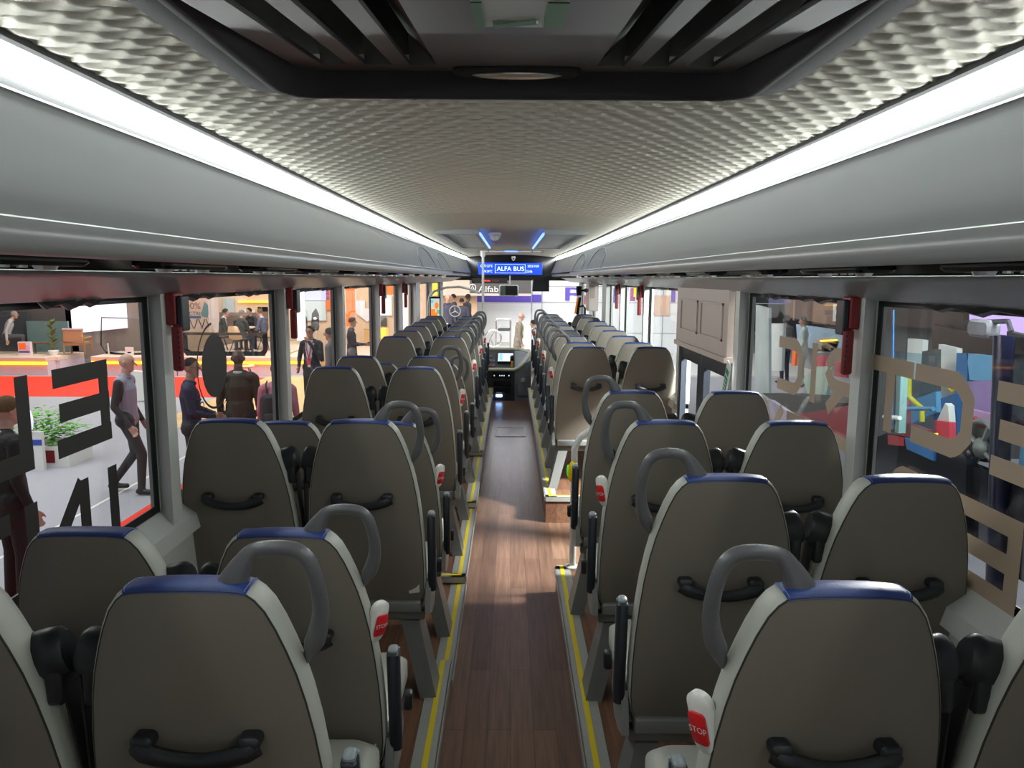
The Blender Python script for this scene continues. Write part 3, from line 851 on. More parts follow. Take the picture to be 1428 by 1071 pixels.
def belt_meshes(t):
    """t: side (+1/-1) where the belt guide sits"""
    D = {}
    b = MB()
    z = -.16; y = .055+yr(.16)
    Mb = Matrix.Translation((t*.192, y, T+z)) @ Matrix.Rotation(t*math.radians(-12), 4, 'Y')
    b.lathe([(.034, -.022), (.036, .0), (.036, .022), (.028, .034)], (0, 0, 0), 12, 'x')
    v = b.v; b.v = [tuple(Mb @ Vector((p[0]*t, p[1]*.9, p[2]*1.35))) for p in v]
    k = len(b.v)
    b.rbox((-.012, -.03, -.085), (.018, .03, .005), .01, Matrix.Translation((t*.203, y+.002, T+z)) , axis=0)
    D['belt_guide'] = (b, M_BLACKP)
    w = MB()
    top = Vector((t*.214, y-.005, T+z+.0)); low = Vector((t*.224, y+.10, T-.62)); mid = Vector((t*.227, y+.03, T-.40))
    def strip(a, c, wd):
        d = Vector((0, wd, 0)); o = Vector((t*.004, 0, 0))
        w.add([a-d, a+d, c+d, c-d, a-d+o, a+d+o, c+d+o, c-d+o], [(0,1,2,3), (7,6,5,4), (0,4,5,1), (1,5,6,2), (2,6,7,3), (3,7,4,0)])
    strip(top, mid, .024); strip(mid, low, .024)
    D['belt_webbing'] = (w, M_STRAP)
    bk = MB(); bk.rbox((-.012, -.022, -.03), (.012, .022, .05), .006, Matrix.Translation((t*.215, .27, .46)), axis=1); D['belt_buckle'] = (bk, M_BLACKP)
    pin = MB(); pin.lathe([(.010, -.02), (.010, .012)], (t*.175, y+.0, T-.155), 8, 'x'); D['pin'] = (pin, M_CHROME)
    return D
def stop_meshes(s):
    D = {}
    z = -.27; y = .048+yr(.27)
    Mz = Matrix.Translation((s*.202, y-.012, T+z)) @ Matrix.Rotation(-s*math.radians(38), 4, 'Z') @ Matrix.Rotation(s*math.radians(8), 4, 'Y') @ Matrix.Rotation(math.radians(-9), 4, 'X')
    w = MB(); w.rbox((-.004 if s > 0 else -.022, -.026, -.058), (.022 if s > 0 else .004, .026, .058), .024, Mz, axis=0, n=6)
    D['stop_button'] = (w, M_STOPW)
    r = MB(); x0, x1 = (.0215, .0275) if s > 0 else (-.0275, -.0215)
    r.rbox((x0, -.0185, -.034), (x1, .0185, .026), .009, Mz, axis=0, n=4)
    D['stop_face'] = (r, M_STOPR)
    t = MB(); xx = s*.0281
    Mt = Mz @ Matrix.Translation((xx, 0, -.006)) @ (Matrix.Rotation(PI/2, 4, 'Z') if s > 0 else Matrix.Rotation(-PI/2, 4, 'Z')) @ Matrix.Rotation(PI/2, 4, 'X')
    put_text(t, 'STOP', .0165, Mt)
    D['stop_text'] = (t, M_STOPW)
    return D

MESHLIB = {}
def lib(key, mbm, name, smooth=True, angle=45):
    if key not in MESHLIB:
        o = mbm[0].build(name, mbm[1], None, smooth=smooth, angle=angle); MESHLIB[key] = o.data
        bpy.data.objects.remove(o)
    return MESHLIB[key]
def part(name, key, mbm, parent, **kw):
    me = lib(key, mbm, name, **kw)
    o = bpy.data.objects.new(name, me); COL.objects.link(o); o.parent = parent
    return o
SIDE = {1: side_meshes(1), -1: side_meshes(-1)}
BELT = {1: belt_meshes(1), -1: belt_meshes(-1)}
STOP = {1: stop_meshes(1), -1: stop_meshes(-1)}

def make_seat(loc, label, s, aisle, handle, stop, tag, zs, recline=0.0):
    """s: direction of the aisle; aisle: True for the aisle seat"""
    r = thing('passenger_chair', label, 'seat', loc, 0, 'grey passenger seats')
    r.scale = (1, 1, zs)
    back = part('backrest', 'rear', SM['rear'], r, angle=60)
    part('side_gusset', 'gusset', SM['gusset'], back, angle=60)
    part('seam', 'seam', SM['seam'], back)
    cov = part('head_cover', 'blue', SM['blue'], r, angle=60)
    part('stitching', 'stitch0', SM['stitch0'], cov); part('stitching', 'stitch1', SM['stitch1'], cov)
    kids = [back, cov]
    kids.append(part('back_handle', 'bh', SM['back_handle'], r))
    part('cushion', 'cu', SM['cushion'], r, angle=50)
    part('seat_frame', 'fr', SM['frame'], r)
    t = -s if aisle else s
    gde = part('belt_guide', 'bg%d' % t, BELT[t]['belt_guide'], r)
    part('pin', 'pin%d' % t, BELT[t]['pin'], gde)
    part('belt_webbing', 'bw%d' % t, BELT[t]['belt_webbing'], r, smooth=False)
    part('belt_buckle', 'bb%d' % t, BELT[t]['belt_buckle'], r)
    D = SIDE[s]
    if aisle:
        part('leg', 'leg%d' % s, D['leg'], r, smooth=False)
        hc = part('hinge_cover', 'hc%d' % s, D['hinge_cover'], r, smooth=False)
        part('knob', 'kn%d' % s, D['knob'], hc)
        part('armrest', 'ar%d' % s, D['armrest'], r)
        if handle:
            gh = part('grab_handle', 'gh%d' % s, D['grab_handle'], r)
        if stop:
            sb = part('stop_button', 'sb%d' % s, STOP[s]['stop_button'], r)
            part('button_face', 'sf%d' % s, STOP[s]['stop_face'], sb)
            part('button_text', 'st%d' % s, STOP[s]['stop_text'], sb, smooth=False)
    if tag:
        m = MB(); x = s*.175
        m.quad((x-.02, yr(.66)-.004, T-.685), (x+.02, yr(.66)-.004, T-.68), (x+.02, yr(.66)-.008, T-.62), (x-.02, yr(.66)-.008, T-.625))
        part('care_tag', 'tag%d' % s, (m, M_TAG), r, smooth=False)
    return r

XA, XW = 0.547, 1.017
TOPZ = 1.75-0.503
def pod(segs, y):
    for a, b, z in segs:
        if a <= y < b: return z
    return segs[-1][2]
ORD = ['rearmost', 'second', 'third', 'fourth', 'fifth', 'sixth', 'seventh', 'eighth', 'ninth', 'tenth', 'eleventh', 'twelfth', 'frontmost']
#          zc     top drop below camera, handle, stop, tag
LROWS = [(1.25, .507, 1, 0, 0), (1.77, .597, 1, 1, 1), (2.68, .507, 1, 0, 1), (3.36, .645, 1, 1, 1), (4.27, .507, 0, 0, 0), (4.93, .513, 1, 1, 0),
         (5.72, .65, 1, 0, 0), (6.55, .51, 1, 1, 0), (7.27, .51, 1, 0, 0), (7.97, .51, 1, 1, 0), (8.6, .505, 1, 0, 0), (9.25, .50, 1, 1, 0), (9.9, .50, 1, 0, 0)]
RROWS = [(1.23, .503, 1, 1, 0), (1.917, .50, 1, 0, 0), (2.66, .50, 1, 1, 0), (3.39, .503, 1, 0, 0), (5.4, .487, 0, 0, 0), (6.0, .505, 1, 1, 0),
         (6.74, .51, 1, 0, 0), (7.42, .508, 1, 1, 0), (8.12, .505, 1, 0, 0), (8.87, .50, 1, 1, 0), (9.6, .495, 1, 0, 0), (10.35, .49, 1, 1, 0)]
def seat_label(side, row, n, aisle, ex):
    o = ORD[row] if row < n-1 else 'frontmost'
    rw = '%s row' % o if o in ('rearmost', 'frontmost') else '%s row from the rear' % o
    return 'grey blue-topped %s %s seat, %s, %s' % (side, 'aisle' if aisle else 'window', rw, ex)
for side, s, rows, segs in (('left', 1, LROWS, LSEG), ('right', -1, RROWS, RSEG)):
    for i, (zc, d, hd_, st, tg) in enumerate(rows):
        y = (zc - d*math.sin(PITCH))/math.cos(PITCH)
        for aisle in (True, False):
            x = -s*(XA if aisle else XW)
            pz = pod(segs, y+.1)
            top = 1.75-d
            if aisle:
                ex = 'with red stop button' if st else ('without handle loop' if not hd_ else 'with handle loop only')
            else:
                ex = 'next to the windows'
            make_seat((x, y-.02, pz), seat_label(side, i, len(rows), aisle, ex), s, aisle, hd_, st, tg and aisle, (top-pz)/T)

# ------------------------------------------------------------------ pale handrail with yellow button at the right rear podium end
gp = thing('door_handrail', 'pale curved handrail with yellow button at the door step', 'handrail', (.345, 3.98, .15))
p = [Vector((0, 0, 0)), Vector((0, 0, .55)), Vector((0, 0, .68)), Vector((.03, 0, .745)), Vector((.09, 0, .785)), Vector((.17, 0, .80)), Vector((.42, 0, .80))]
MB().tube(p, .0185, 12).build('rail', M_POLE, gp, smooth=True)
MB().lathe([(.04, 0), (.04, .012), (.02, .02)], n=14).build('base_flange', M_POLE, gp, smooth=True)
yb = MB(); yb.mi = 0; yb.ellipsoid((-.008, -.02, .555), (.030, .030, .062))
yb.mi = 1; yb.ellipsoid((-.034, -.01, .56), (.008, .018, .035))
yb.build('yellow_button', [mat('button_yellow2', (.78, .58, 0), .35, var=.02), mat('button_green', (.1, .6, .05), .4, var=.02, emit=(.1, .8, .05), estr=.4)], gp, smooth=True)

# ------------------------------------------------------------------ emergency hammers on the pillars
def hammer(x, y, s, label):
    r = thing('emergency_hammer', label, 'hammer', (x, y, 0), 0, 'red emergency hammers')
    z1 = 1.70
    MB().rbox((min(0, s*.035), -.035, z1-.115), (max(0, s*.035), .035, z1-.005), .008, axis=2).build('bracket', M_RED, r)
    m = MB(); m.rbox((min(s*.036, s*.055), -.03, z1-.135), (max(s*.036, s*.055), .03, z1-.015), .006, axis=0)
    m.build('hammer_head', M_BLACKP, r)
    h = MB(); h.mi = 0
    h.rbox((min(s*.018, s*.052), -.048, z1-.27), (max(s*.018, s*.052), -.018, z1-.115), .012, axis=2)
    h.mi = 1
    for k in range(8): h.box((min(s*.044, s*.050), -.0495, z1-.26+k*.017), (max(s*.044, s*.050), -.048, z1-.252+k*.017))
    h.build('hammer_grip', [M_RED, M_BLACKP], r)
hn = ['rearmost', 'second', 'third', 'fourth', 'fifth']
for s in (-1, 1):
    side = 'left' if s < 0 else 'right'
    ks = [0, 1, 3, 4] if s < 0 else [0, 3, 4]
    for n_, k in enumerate(ks):
        where = {(-1, 0): 'beside the first dark window lettering', (-1, 1): 'in front of the round window emblem', (-1, 3): 'on the fourth pillar from the rear', (-1, 4): 'on the fifth pillar from the rear',
                 (1, 0): 'between the two windows with tan lettering', (1, 3): 'beyond the middle door', (1, 4): 'nearest the right front corner'}[(s, k)]
        hammer(s*1.173, PIL[k]+.02, -s, 'red emergency hammer on the %s wall, %s' % (side, where))

# dark glue and black frit along the window tops, built as lumpy bars
bn = 0
spots = [(-1, 1.55, .42), (-1, 2.05, .3), (-1, 2.85, .45), (-1, 3.45, .35), (-1, 4.3, .5), (-1, 4.85, .35), (-1, 5.8, .5), (1, 1.95, .55), (1, 2.95, .5), (1, 3.45, .35), (1, 6.0, .5)]
for s, y, L in spots:
    m = MB(); n = 9
    pts = [(s*1.205, y-L/2+L*k/n, 1.686+.006*math.sin(k*2.1+y)) for k in range(n+1)]
    rs = [.008+.014*abs(math.sin(k*PI/n))**.6+.003*math.sin(k*1.9) for k in range(n+1)]
    m.tube(pts, rs, 8, flat=1.0)
    side = 'left' if s < 0 else 'right'
    bn += 1
    o = m.build('frit_lump', M_RUBBER, smooth=True)
    setp(o, 'dark lumpy blind edge at the top of the %s windows, %s along that side' % (side, ['first', 'second', 'third', 'fourth', 'fifth', 'sixth', 'seventh'][[q for q in spots if q[0] == s].index((s, y, L))] ), 'frit', 'dark frit lumps at the window tops')

# ------------------------------------------------------------------ driver's console at the front end of the aisle
db = thing('dashboard_console', 'dark driver console with sloping button desk at the end of the aisle', 'dashboard', (0, 10.62, 0))
M_DASH = mat('dash_dark', (0.022, 0.024, 0.028), 0.45, var=0.06)
M_DASHG = mat('dash_grey', (0.22, 0.24, 0.26), 0.42, var=0.05)
M_DASHC = mat('dash_cream', (0.52, 0.52, 0.40), 0.45, var=0.05)
m = MB(); m.prism([(0, 0), (0, .45), (.70, .66), (.95, .66), (.95, 0)], -.42, .06, axis='x'); m.build('body', M_DASH, db)
m = MB(); m.add([(.06, 0, 0), (.30, .10, 0), (.30, .8, 0), (.06, .8, 0), (.06, .0, .45), (.30, .30, .56), (.30, .9, .66), (.06, .9, .66)],
                [(0,1,5,4), (1,2,6,5), (4,5,6,7), (2,3,7,6), (3,0,4,7), (0,3,2,1)])
m.build('side_cabinet', M_DASHG, db)
m = MB(); m.box((.10, .0, .07), (.28, .012, .36)); m.v = [(x, y+(x-.06)*.417-.008, z) for x, y, z in m.v]; dd = m.build('cabinet_door', M_DASHG, db)
m = MB(); m.rbox((.15, .0, .26), (.21, .012, .33), .02, axis=1); m.v = [(x, y+(x-.06)*.417-.02, z) for x, y, z in m.v]; m.build('latch', M_CHROME, dd)
MB().tube([(-.42, -.012, .455), (.05, -.012, .455), (.10, .0, .475), (.20, .17, .54), (.27, .34, .60), (.28, .5, .655), (.15, .72, .68), (-.1, .74, .68), (-.42, .74, .68)], .024, 8).build('cream_rim', M_DASHC, db, smooth=True)
SL = Matrix.Translation((0, 0, .452)) @ Matrix.Rotation(math.atan2(.21, .70), 4, 'X')
m = MB(); m.rbox((-.20, .22, .0), (.05, .56, .028), .015, SL, axis=2); sc_ = m.build('screen_bezel', M_BLACK, db)
m = MB(); m.box((-.185, .24, .029), (.035, .54, .031), SL); m.build('screen', mat('dash_screen', (.6,.7,.8), .3, var=.02, emit=(.62, .74, .95), estr=1.1), sc_)
m = MB(); m.box((-.17, .26, .0315), (-.12, .52, .0325), SL); m.build('screen_menu', M_BLUELED, sc_)
for i in range(4):
    for j in range(3):
        if i == 3 and j == 2: continue
        m = MB(); m.box((-.40+i*.045, .10+j*.17, 0), (-.37+i*.045, .17+j*.17, .012), SL)
        m.build('button', M_RED if (j == 0 and i in (1, 2)) else mat('dash_button', (.12,.13,.14), .4, var=.05), db)
m = MB(); m.lathe([(.05, 0), (.055, .012), (.03, .02)], (-.40, .60, .47+.18), 14); m.build('round_switch', M_WHITEP, db)
m = MB(); m.tube([SL @ Vector((.02, .10, 0)), SL @ Vector((.02, .10, .09))], .016, 8); m.build('lever_base', mat('lever_orange', (.7,.3,.02), .4, var=.04), db)
m = MB(); m.lathe([(.02, .08), (.03, .10), (.03, .17), (.015, .19)], (.02, .11, .46), 10); m.build('lever_knob', M_BLACK, db, smooth=True)
for z0, z1 in ((.33, .41), (.22, .29), (.12, .19)):
    m = MB(); m.rbox((-.27, -.012, z0), (.0, .0, z1), .01, axis=1); m.build('tray', M_BLACK, db)
for x in (-.24, -.16, -.13, -.10, -.03): MB().box((x, -.015, .36), (x+.012, -.0125, .374)).build('button_light', M_DISPTXT, db)
m = MB(); m.rbox((-.21, -.02, .055), (-.12, -.004, .095), .012, axis=1); m.build('blue_lamp', mat('step_lamp_blue', (.3,.5,1), .3, var=.01, emit=(.35, .55, 1.0), estr=9.0), db)
# ------------------------------------------------------------------ window lettering (vinyl on the glass)
M_VIN_L = mat('vinyl_charcoal', (0.028, 0.024, 0.022), 0.6, var=0.05)
M_VIN_R = mat('vinyl_tan', (0.40, 0.30, 0.22), 0.6, var=0.04)
def arc(cx, cy, r, a0, a1, n=6):
    return [(cx+r*math.cos(math.radians(a0+(a1-a0)*i/n)), cy+r*math.sin(math.radians(a0+(a1-a0)*i/n))) for i in range(n+1)]
R_ = .26
GLYPH = {   # strokes in a unit box (0..1, 0..1), centre lines inset by half the stroke width
 'E': [[(.1, .1), (.1, .9)], [(0, .9), (.95, .9)], [(0, .5), (.88, .5)], [(0, .1), (.95, .1)]],
 'L': [[(.1, 1), (.1, .1)], [(0, .1), (.95, .1)]],
 'C': [[(.97, .9)] + arc(.1+R_, .9-R_, R_, 90, 180) + arc(.1+R_, .1+R_, R_, 180, 270) + [(.97, .1)]],
 'T': [[(0, .9), (1, .9)], [(.5, .9), (.5, 0)]],
 'R': [[(.1, 0), (.1, .9)], [(0, .9)] + arc(.9-R_, .9-R_, R_, 90, 0)[0:] + arc(.9-R_, .40+R_, R_, 0, -90) + [(.1, .40)], [(.45, .40), (.88, 0)]],
 'I': [[(.5, 0), (.5, 1)]],
 'N': [[(.1, 0), (.1, 1)], [(.9, 0), (.9, 1)], [(.12, .98), (.88, .02)]],
 'Y': [[(.06, 1), (.5, .45)], [(.94, 1), (.5, .45)], [(.5, .45), (.5, 0)]],
}
def letter_mesh(mb, ch, x, y0, w, zb, h, dr, st=.052):
    """ch from y0 in the reading direction dr (+1/-1 along y)"""
    sgn = -1 if x > 0 else 1
    for j, path in enumerate(GLYPH[ch]):
        e = st/2/h; ex = st/2/w
        P = [Vector(((ex if abs(px-.1) < .011 else 1-ex if abs(px-.9) < .011 else px)*w, (e if abs(pz-.1) < .011 else 1-e if abs(pz-.9) < .011 else pz)*h)) for px, pz in path]
        vs = []; xx = x + sgn*.0007*j
        for i, q in enumerate(P):
            d1 = (q-P[i-1]).normalized() if i else None; d2 = (P[i+1]-q).normalized() if i < len(P)-1 else None
            d1 = d1 or d2; d2 = d2 or d1
            n1 = Vector((-d1.y, d1.x)); n2 = Vector((-d2.y, d2.x)); n = (n1+n2).normalized(); n *= st/2/max(.4, n.dot(n1))
            vs += [(xx, y0+dr*(q.x+n.x), zb+q.y+n.y), (xx, y0+dr*(q.x-n.x), zb+q.y-n.y)]
        mb.add(vs, [(2*i, 2*i+1, 2*i+3, 2*i+2) for i in range(len(P)-1)])
def word(name, label, letters, x, zb, h, dr, m):
    mb = MB()
    for ch, y0, w in letters: letter_mesh(mb, ch, x, y0, w, zb, h, dr)
    o = mb.build(name, m); setp(o, label, 'window lettering'); return o
XR = GX-.009
word('window_lettering', 'tan mirrored letters E, C and T on the upper rear right window', [('E', 1.585, .31), ('C', 1.97, .31), ('T', 2.28, .27)], XR, 1.255, .245, 1, M_VIN_R)
word('window_lettering', 'tan mirrored letters R, I and C on the upper second right window', [('R', 2.62, .30), ('I', 2.96, .15), ('C', 3.15, .30)], XR, 1.25, .245, 1, M_VIN_R)
word('window_lettering', 'tan mirrored letters T, E and R on the lower rear right window', [('T', 1.38, .31), ('E', 1.735, .29), ('R', 2.08, .30)], XR, .925, .245, 1, M_VIN_R)
word('window_lettering', 'tan mirrored letters I, T and Y on the lower second right window', [('C', 2.62, .25), ('I', 2.86, .15), ('T', 3.02, .28), ('Y', 3.34, .28)], XR, .925, .245, 1, M_VIN_R)
XL = -XR
word('window_lettering', 'charcoal mirrored letters E and L on the upper rear left window', [('E', 2.255, .29), ('L', 1.88, .28), ('E', 1.54, .28)], XL, 1.255, .245, -1, M_VIN_L)
word('window_lettering', 'charcoal mirrored letters I, N and T on the lower rear left window', [('I', 2.315, .14), ('N', 2.115, .29), ('T', 1.77, .30)], XL, .925, .245, -1, M_VIN_L)
# round emblem on the second left window
em = thing('window_emblem', 'round charcoal zero emission emblem with ring lettering on the second left window', 'window emblem', (XL, 3.02, 1.375))
def disc(mb, y, z, r, x=0, n=40):
    mb.add([(x, y+r*math.cos(2*PI*k/n), z+r*math.sin(2*PI*k/n)) for k in range(n)], [list(range(n))])
def ring(mb, y, z, r0, r1, a0=0, a1=360, x=0, n=48):
    vs = []
    for k in range(n+1):
        a = math.radians(a0+(a1-a0)*k/n)
        vs += [(x, y+r0*math.cos(a), z+r0*math.sin(a)), (x, y+r1*math.cos(a), z+r1*math.sin(a))]
    mb.add(vs, [(2*k, 2*k+1, 2*k+3, 2*k+2) for k in range(n)])
m = MB(); disc(m, .06, .009, .132); m.build('disc', M_VIN_L, em)
m = MB(); ring(m, .06, .009, .170, .180, 95, 330); m.build('ring', M_VIN_L, em)
for k, ch in enumerate('EMISSION'):
    vs, fs = text_mesh(ch, .062)
    ang = math.radians(300-k*12.5)
    up = Vector((0, -math.cos(ang), -math.sin(ang)))
    c0 = Vector((0.0005, .06+.212*math.cos(ang), .009+.212*math.sin(ang)))
    tang = Vector((0, math.sin(ang), -math.cos(ang)))
    m = MB(); m.add([c0 + tang*p.x + up*p.y for p in vs], fs); m.build('letter', M_VIN_L, em)

# ------------------------------------------------------------------ people
def skin_m(k): return mat('skin_%s' % k, {'pale': (.50, .30, .23), 'tan': (.36, .20, .14), 'dark': (.085, .045, .032)}[k], .5, var=.06)
def cloth_m(c, r=.8):
    return mat('cloth_%.3f_%.3f_%.3f' % c, c, r, var=.10, vscale=9, bump=.2, bscale=120)
M_EYE = mat('eye_dark', (.02, .015, .012), .3, var=.05)
M_LIP = mat('lip', (.35, .14, .12), .5, var=.05)
M_SHOE = mat('shoe_black', (.012, .011, .011), .35, var=.05)

def capsule(mb, a, b, ra, rb, kx=1.0, ky=1.0, side=None, n=12):
    a, b = Vector(a), Vector(b); d = b-a; L = d.length
    d = d.normalized() if L > 1e-6 else Vector((0, 0, 1))
    s = Vector(side) if side is not None else (Vector((1, 0, 0)) if abs(d.x) < .9 else Vector((0, 1, 0)))
    s = (s-d*s.dot(d)).normalized(); q = d.cross(s)
    prof = [(-1, .02), (-.87, .5), (-.5, .87), (0, 1)]
    rings = [(a+d*ra*t*min(kx, ky), ra*r) for t, r in prof] + [(b-d*rb*t*min(kx, ky), rb*r) for t, r in prof[::-1]]
    vs = [c + s*(r*kx*math.cos(2*PI*k/n)) + q*(r*ky*math.sin(2*PI*k/n)) for c, r in rings for k in range(n)]
    fs = [(i*n+k, i*n+(k+1) % n, (i+1)*n+(k+1) % n, (i+1)*n+k) for i in range(len(rings)-1) for k in range(n)]
    fs += [list(range(n))[::-1], [(len(rings)-1)*n+k for k in range(n)]]
    mb.add(vs, fs)

def person(label, loc, face, H=1.74, skin='pale', hair=(.05, .035, .025), hairstyle='short', top=(.05, .05, .06), sleeve=None, pants=(.03, .03, .035),
           shirt=None, pose='stand', coat=False, voxel=.013, hood=None, lanyard=None, glasses=False, armL=None, armR=None, lean=0.0, turn=0.0, group=None):
    """a standing or sitting figure; face: heading in degrees (0 looks along +y, -90 along +x)"""
    V = Vector
    prims = []     # (a, b, ra, rb, kx, ky, material key)
    def P(a, b, ra, rb, k, kx=1., ky=1., side=None): prims.append((V(a), V(b), ra, rb, kx, ky, k, side))
    sit = pose == 'sit'
    hip = .95 if not sit else .50
    def U(p):                                    # upper-body point with lean about the hip
        p = V(p); z = p.z-.95; c, s = math.cos(lean), math.sin(lean)
        return V((p.x, p.y*c + z*s, hip + z*c - p.y*s))
    chestw = 1.42
    P(U((0, 0, .97)), U((0, 0, 1.12)), .125, .12, 't', 1.25, .86, (1, 0, 0))
    P(U((0, 0, 1.12)), U((0, -.01, 1.32)), .12, .135, 't', 1.30, .86, (1, 0, 0))
    P(U((0, -.01, 1.32)), U((0, -.02, 1.42)), .135, .10, 't', 1.30, .84, (1, 0, 0))
    P(U((-.15, -.015, 1.425)), U((.15, -.015, 1.425)), .068, .068, 't', 1., 1.)
    P(U((-.07, -.01, 1.46)), U((.07, -.01, 1.46)), .055, .055, 't')
    if coat:
        P(U((0, -.005, .80)), U((0, -.005, 1.10)), .15, .13, 't', 1.25, .88, (1, 0, 0))
    P(U((0, -.005, 1.46)), U((0, .012, 1.56)), .056, .052, 's')
    hc = U((0, .03, 1.645))
    Th = Matrix.Rotation(turn, 3, 'Z')
    def Hd(p): return hc + Th @ V(p)
    P(Hd((0, -.008, .012)), Hd((0, .0, .035)), .088, .084, 's', .88, 1.06, (1, 0, 0))
    P(Hd((0, .018, -.045)), Hd((0, .03, -.075)), .062, .046, 's', .95, 1., (1, 0, 0))
    P(Hd((0, .092, -.002)), Hd((0, .108, -.026)), .010, .014, 's')
    for sx in (-1, 1):
        P(Hd((sx*.078, -.006, -.012)), Hd((sx*.080, -.010, .018)), .012, .014, 's', .6, 1.)
    shoulders = {1: U((.185, -.015, 1.41)), -1: U((-.185, -.015, 1.41))}
    arms = {1: armR or [(.225, -.03, 1.13), (.235, .06, .89)], -1: armL or [(-.225, -.03, 1.13), (-.235, .06, .89)]}
    for sx in (-1, 1):
        e, w = U(arms[sx][0]), U(arms[sx][1])
        P(shoulders[sx], e, .058, .046, 'v'); P(e, w, .046, .033, 'v')
        d = (w-e).normalized()
        fwd = V((0, 1, 0)) if abs(d.y) < .8 else V((0, 0, 1))
        pn = (fwd - d*fwd.dot(d)).normalized()         # direction across the knuckles
        nrm = d.cross(pn)*sx                            # palm normal side
        w2 = w + d*.02
        P(w + d*.01, w + d*.075, .030, .034, 's', 1.15, .55, pn)
        for k, (o, L) in enumerate(((-.030, .058), (-.010, .070), (.010, .075), (.030, .066))):
            b0 = w + d*.085 + pn*o
            k1 = b0 + d*L*.55 + nrm*.006; k2 = k1 + d*L*.35 + nrm*.026
            P(b0, k1, .0092, .0085, 's'); P(k1, k2, .0085, .007, 's')
        P(w + d*.03 + pn*.026, w + d*.075 + pn*.055 + nrm*.01, .012, .0095, 's')
        P(w + d*.075 + pn*.055 + nrm*.01, w + d*.105 + pn*.056 + nrm*.02, .0095, .008, 's')
    if sit:
        legs = {1: [(.10, 0, .50), (.12, .42, .50), (.12, .40, .09)], -1: [(-.10, 0, .50), (-.12, .42, .50), (-.12, .40, .09)]}
    elif pose == 'walk':
        legs = {1: [(.09, 0, .93), (.095, .17, .52), (.09, .14, .09)], -1: [(-.09, 0, .93), (-.095, .02, .50), (-.09, -.26, .12)]}
    else:
        legs = {1: [(.09, 0, .93), (.105, .015, .50), (.11, -.02, .09)], -1: [(-.09, 0, .93), (-.105, .015, .50), (-.115, -.02, .09)]}
    P((-.08, -.01, hip-.0), (.08, -.01, hip-.0), .115, .115, 'p', 1, 1)
    for sx in (-1, 1):
        h, k, a = [V(q) for q in legs[sx]]
        P(h, k, .088, .062, 'p'); P(k, a, .062, .046, 'p')
        P(a + V((0, -.035, -.045)), a + V((sx*.02, .15, -.055)), .042, .034, 'f', 1.05, .9)
    sc = H/1.74
    mb = MB()
    for a, b, ra, rb, kx, ky, k, side in prims:
        capsule(mb, a, b, ra, rb, kx, ky, side)
    o = mb.build('person', M_EYE, None, fix=False)
    md = o.modifiers.new('union', 'REMESH'); md.mode = 'VOXEL'; md.voxel_size = voxel; md.use_smooth_shade = True
    sm_ = o.modifiers.new('soft', 'SMOOTH'); sm_.factor = .5; sm_.iterations = 2
    dg = bpy.context.evaluated_depsgraph_get(); dg.update()
    me = bpy.data.meshes.new_from_object(o.evaluated_get(dg))
    bpy.data.objects.remove(o)
    # clothing by nearest limb
    keys = {'t': 0, 'v': 1, 's': 2, 'p': 3, 'f': 4}
    n = len(me.polygons); C = np.zeros(n*3); me.polygons.foreach_get('center', C); C = C.reshape(-1, 3)
    best = np.full(n, 1e9); idx = np.zeros(n, int)
    for a, b, ra, rb, kx, ky, k, side in prims:
        A = np.array(a); B = np.array(b); d = B-A; L2 = max(1e-9, d@d)
        t = np.clip(((C-A)@d)/L2, 0, 1)
        r = (ra+(rb-ra)*t)*(kx+ky)/2
        dist = np.linalg.norm(C-(A+t[:, None]*d), axis=1)-r
        u = dist < best; best[u] = dist[u]; idx[u] = keys[k]
    mats = [cloth_m(top), cloth_m(sleeve or top), skin_m(skin), cloth_m(pants), M_SHOE]
    if shirt is not None:      # open jacket: shirt wedge on the chest
        mats.append(cloth_m(shirt))
        Cl = C - np.array(U((0, 0, 1.2)))
        wedge = (idx == 0) & (C[:, 1] > .05) & (np.abs(C[:, 0]) < .035+.06*np.clip((C[:, 2]-hip-.1)/.4, 0, 1)) & (C[:, 2] > hip+.02)
        idx[wedge] = 5
    # eyes and mouth
    mats += [M_EYE, M_LIP]; ne = len(mats)-2
    for sx in (-1, 1):
        e = np.array(Hd((sx*.032, .082, .012))); idx[np.linalg.norm(C-e, axis=1) < .013] = ne
    mo = np.array(Hd((0, .080, -.060))); dd = C-mo
    idx[(np.abs(dd[:, 0]) < .024) & (np.abs(dd[:, 1]) < .03) & (np.abs(dd[:, 2]) < .008)] = ne+1
    me.materials.clear()
    for q in mats: me.materials.append(q)
    me.polygons.foreach_set('material_index', idx.astype(np.int32))
    me.polygons.foreach_set('use_smooth', np.ones(n, bool))
    me.name = 'person'
    p = bpy.data.objects.new('person', me); COL.objects.link(p)
    p.location = loc; p.rotation_euler = (0, 0, math.radians(face)); p.scale = (sc, sc, sc)
    setp(p, label, 'person', group)
    # hair
    if hairstyle != 'bald':
        m = MB()
        for j in range(7):
            pass
        nu, nv = 20, 8; vs = []; fs = []
        for j in range(nv+1):
            th = j/nv*(1.75 if hairstyle != 'thin' else 1.5)
            for k in range(nu):
                w = 2*PI*k/nu
                front = max(0, math.sin(w))
                tt = th*(1-.52*front**1.2)
                low = 1.0
                x = .086*math.sin(tt)*math.cos(w); y = .100*math.sin(tt)*math.sin(w); z = .104*math.cos(tt)
                vs.append(Hd((x, y-.008, z+.022)))
        for j in range(nv):
            for k in range(nu):
                k2 = (k+1) % nu; fs.append((j*nu+k, j*nu+k2, (j+1)*nu+k2, (j+1)*nu+k))
        m.add(vs, fs)
        m.build('hair', mat('hair_%.2f_%.2f' % (hair[0], hair[2]), hair, .85, var=.15, vscale=60, bump=.4, bscale=150, spec=.12), p, smooth=True)
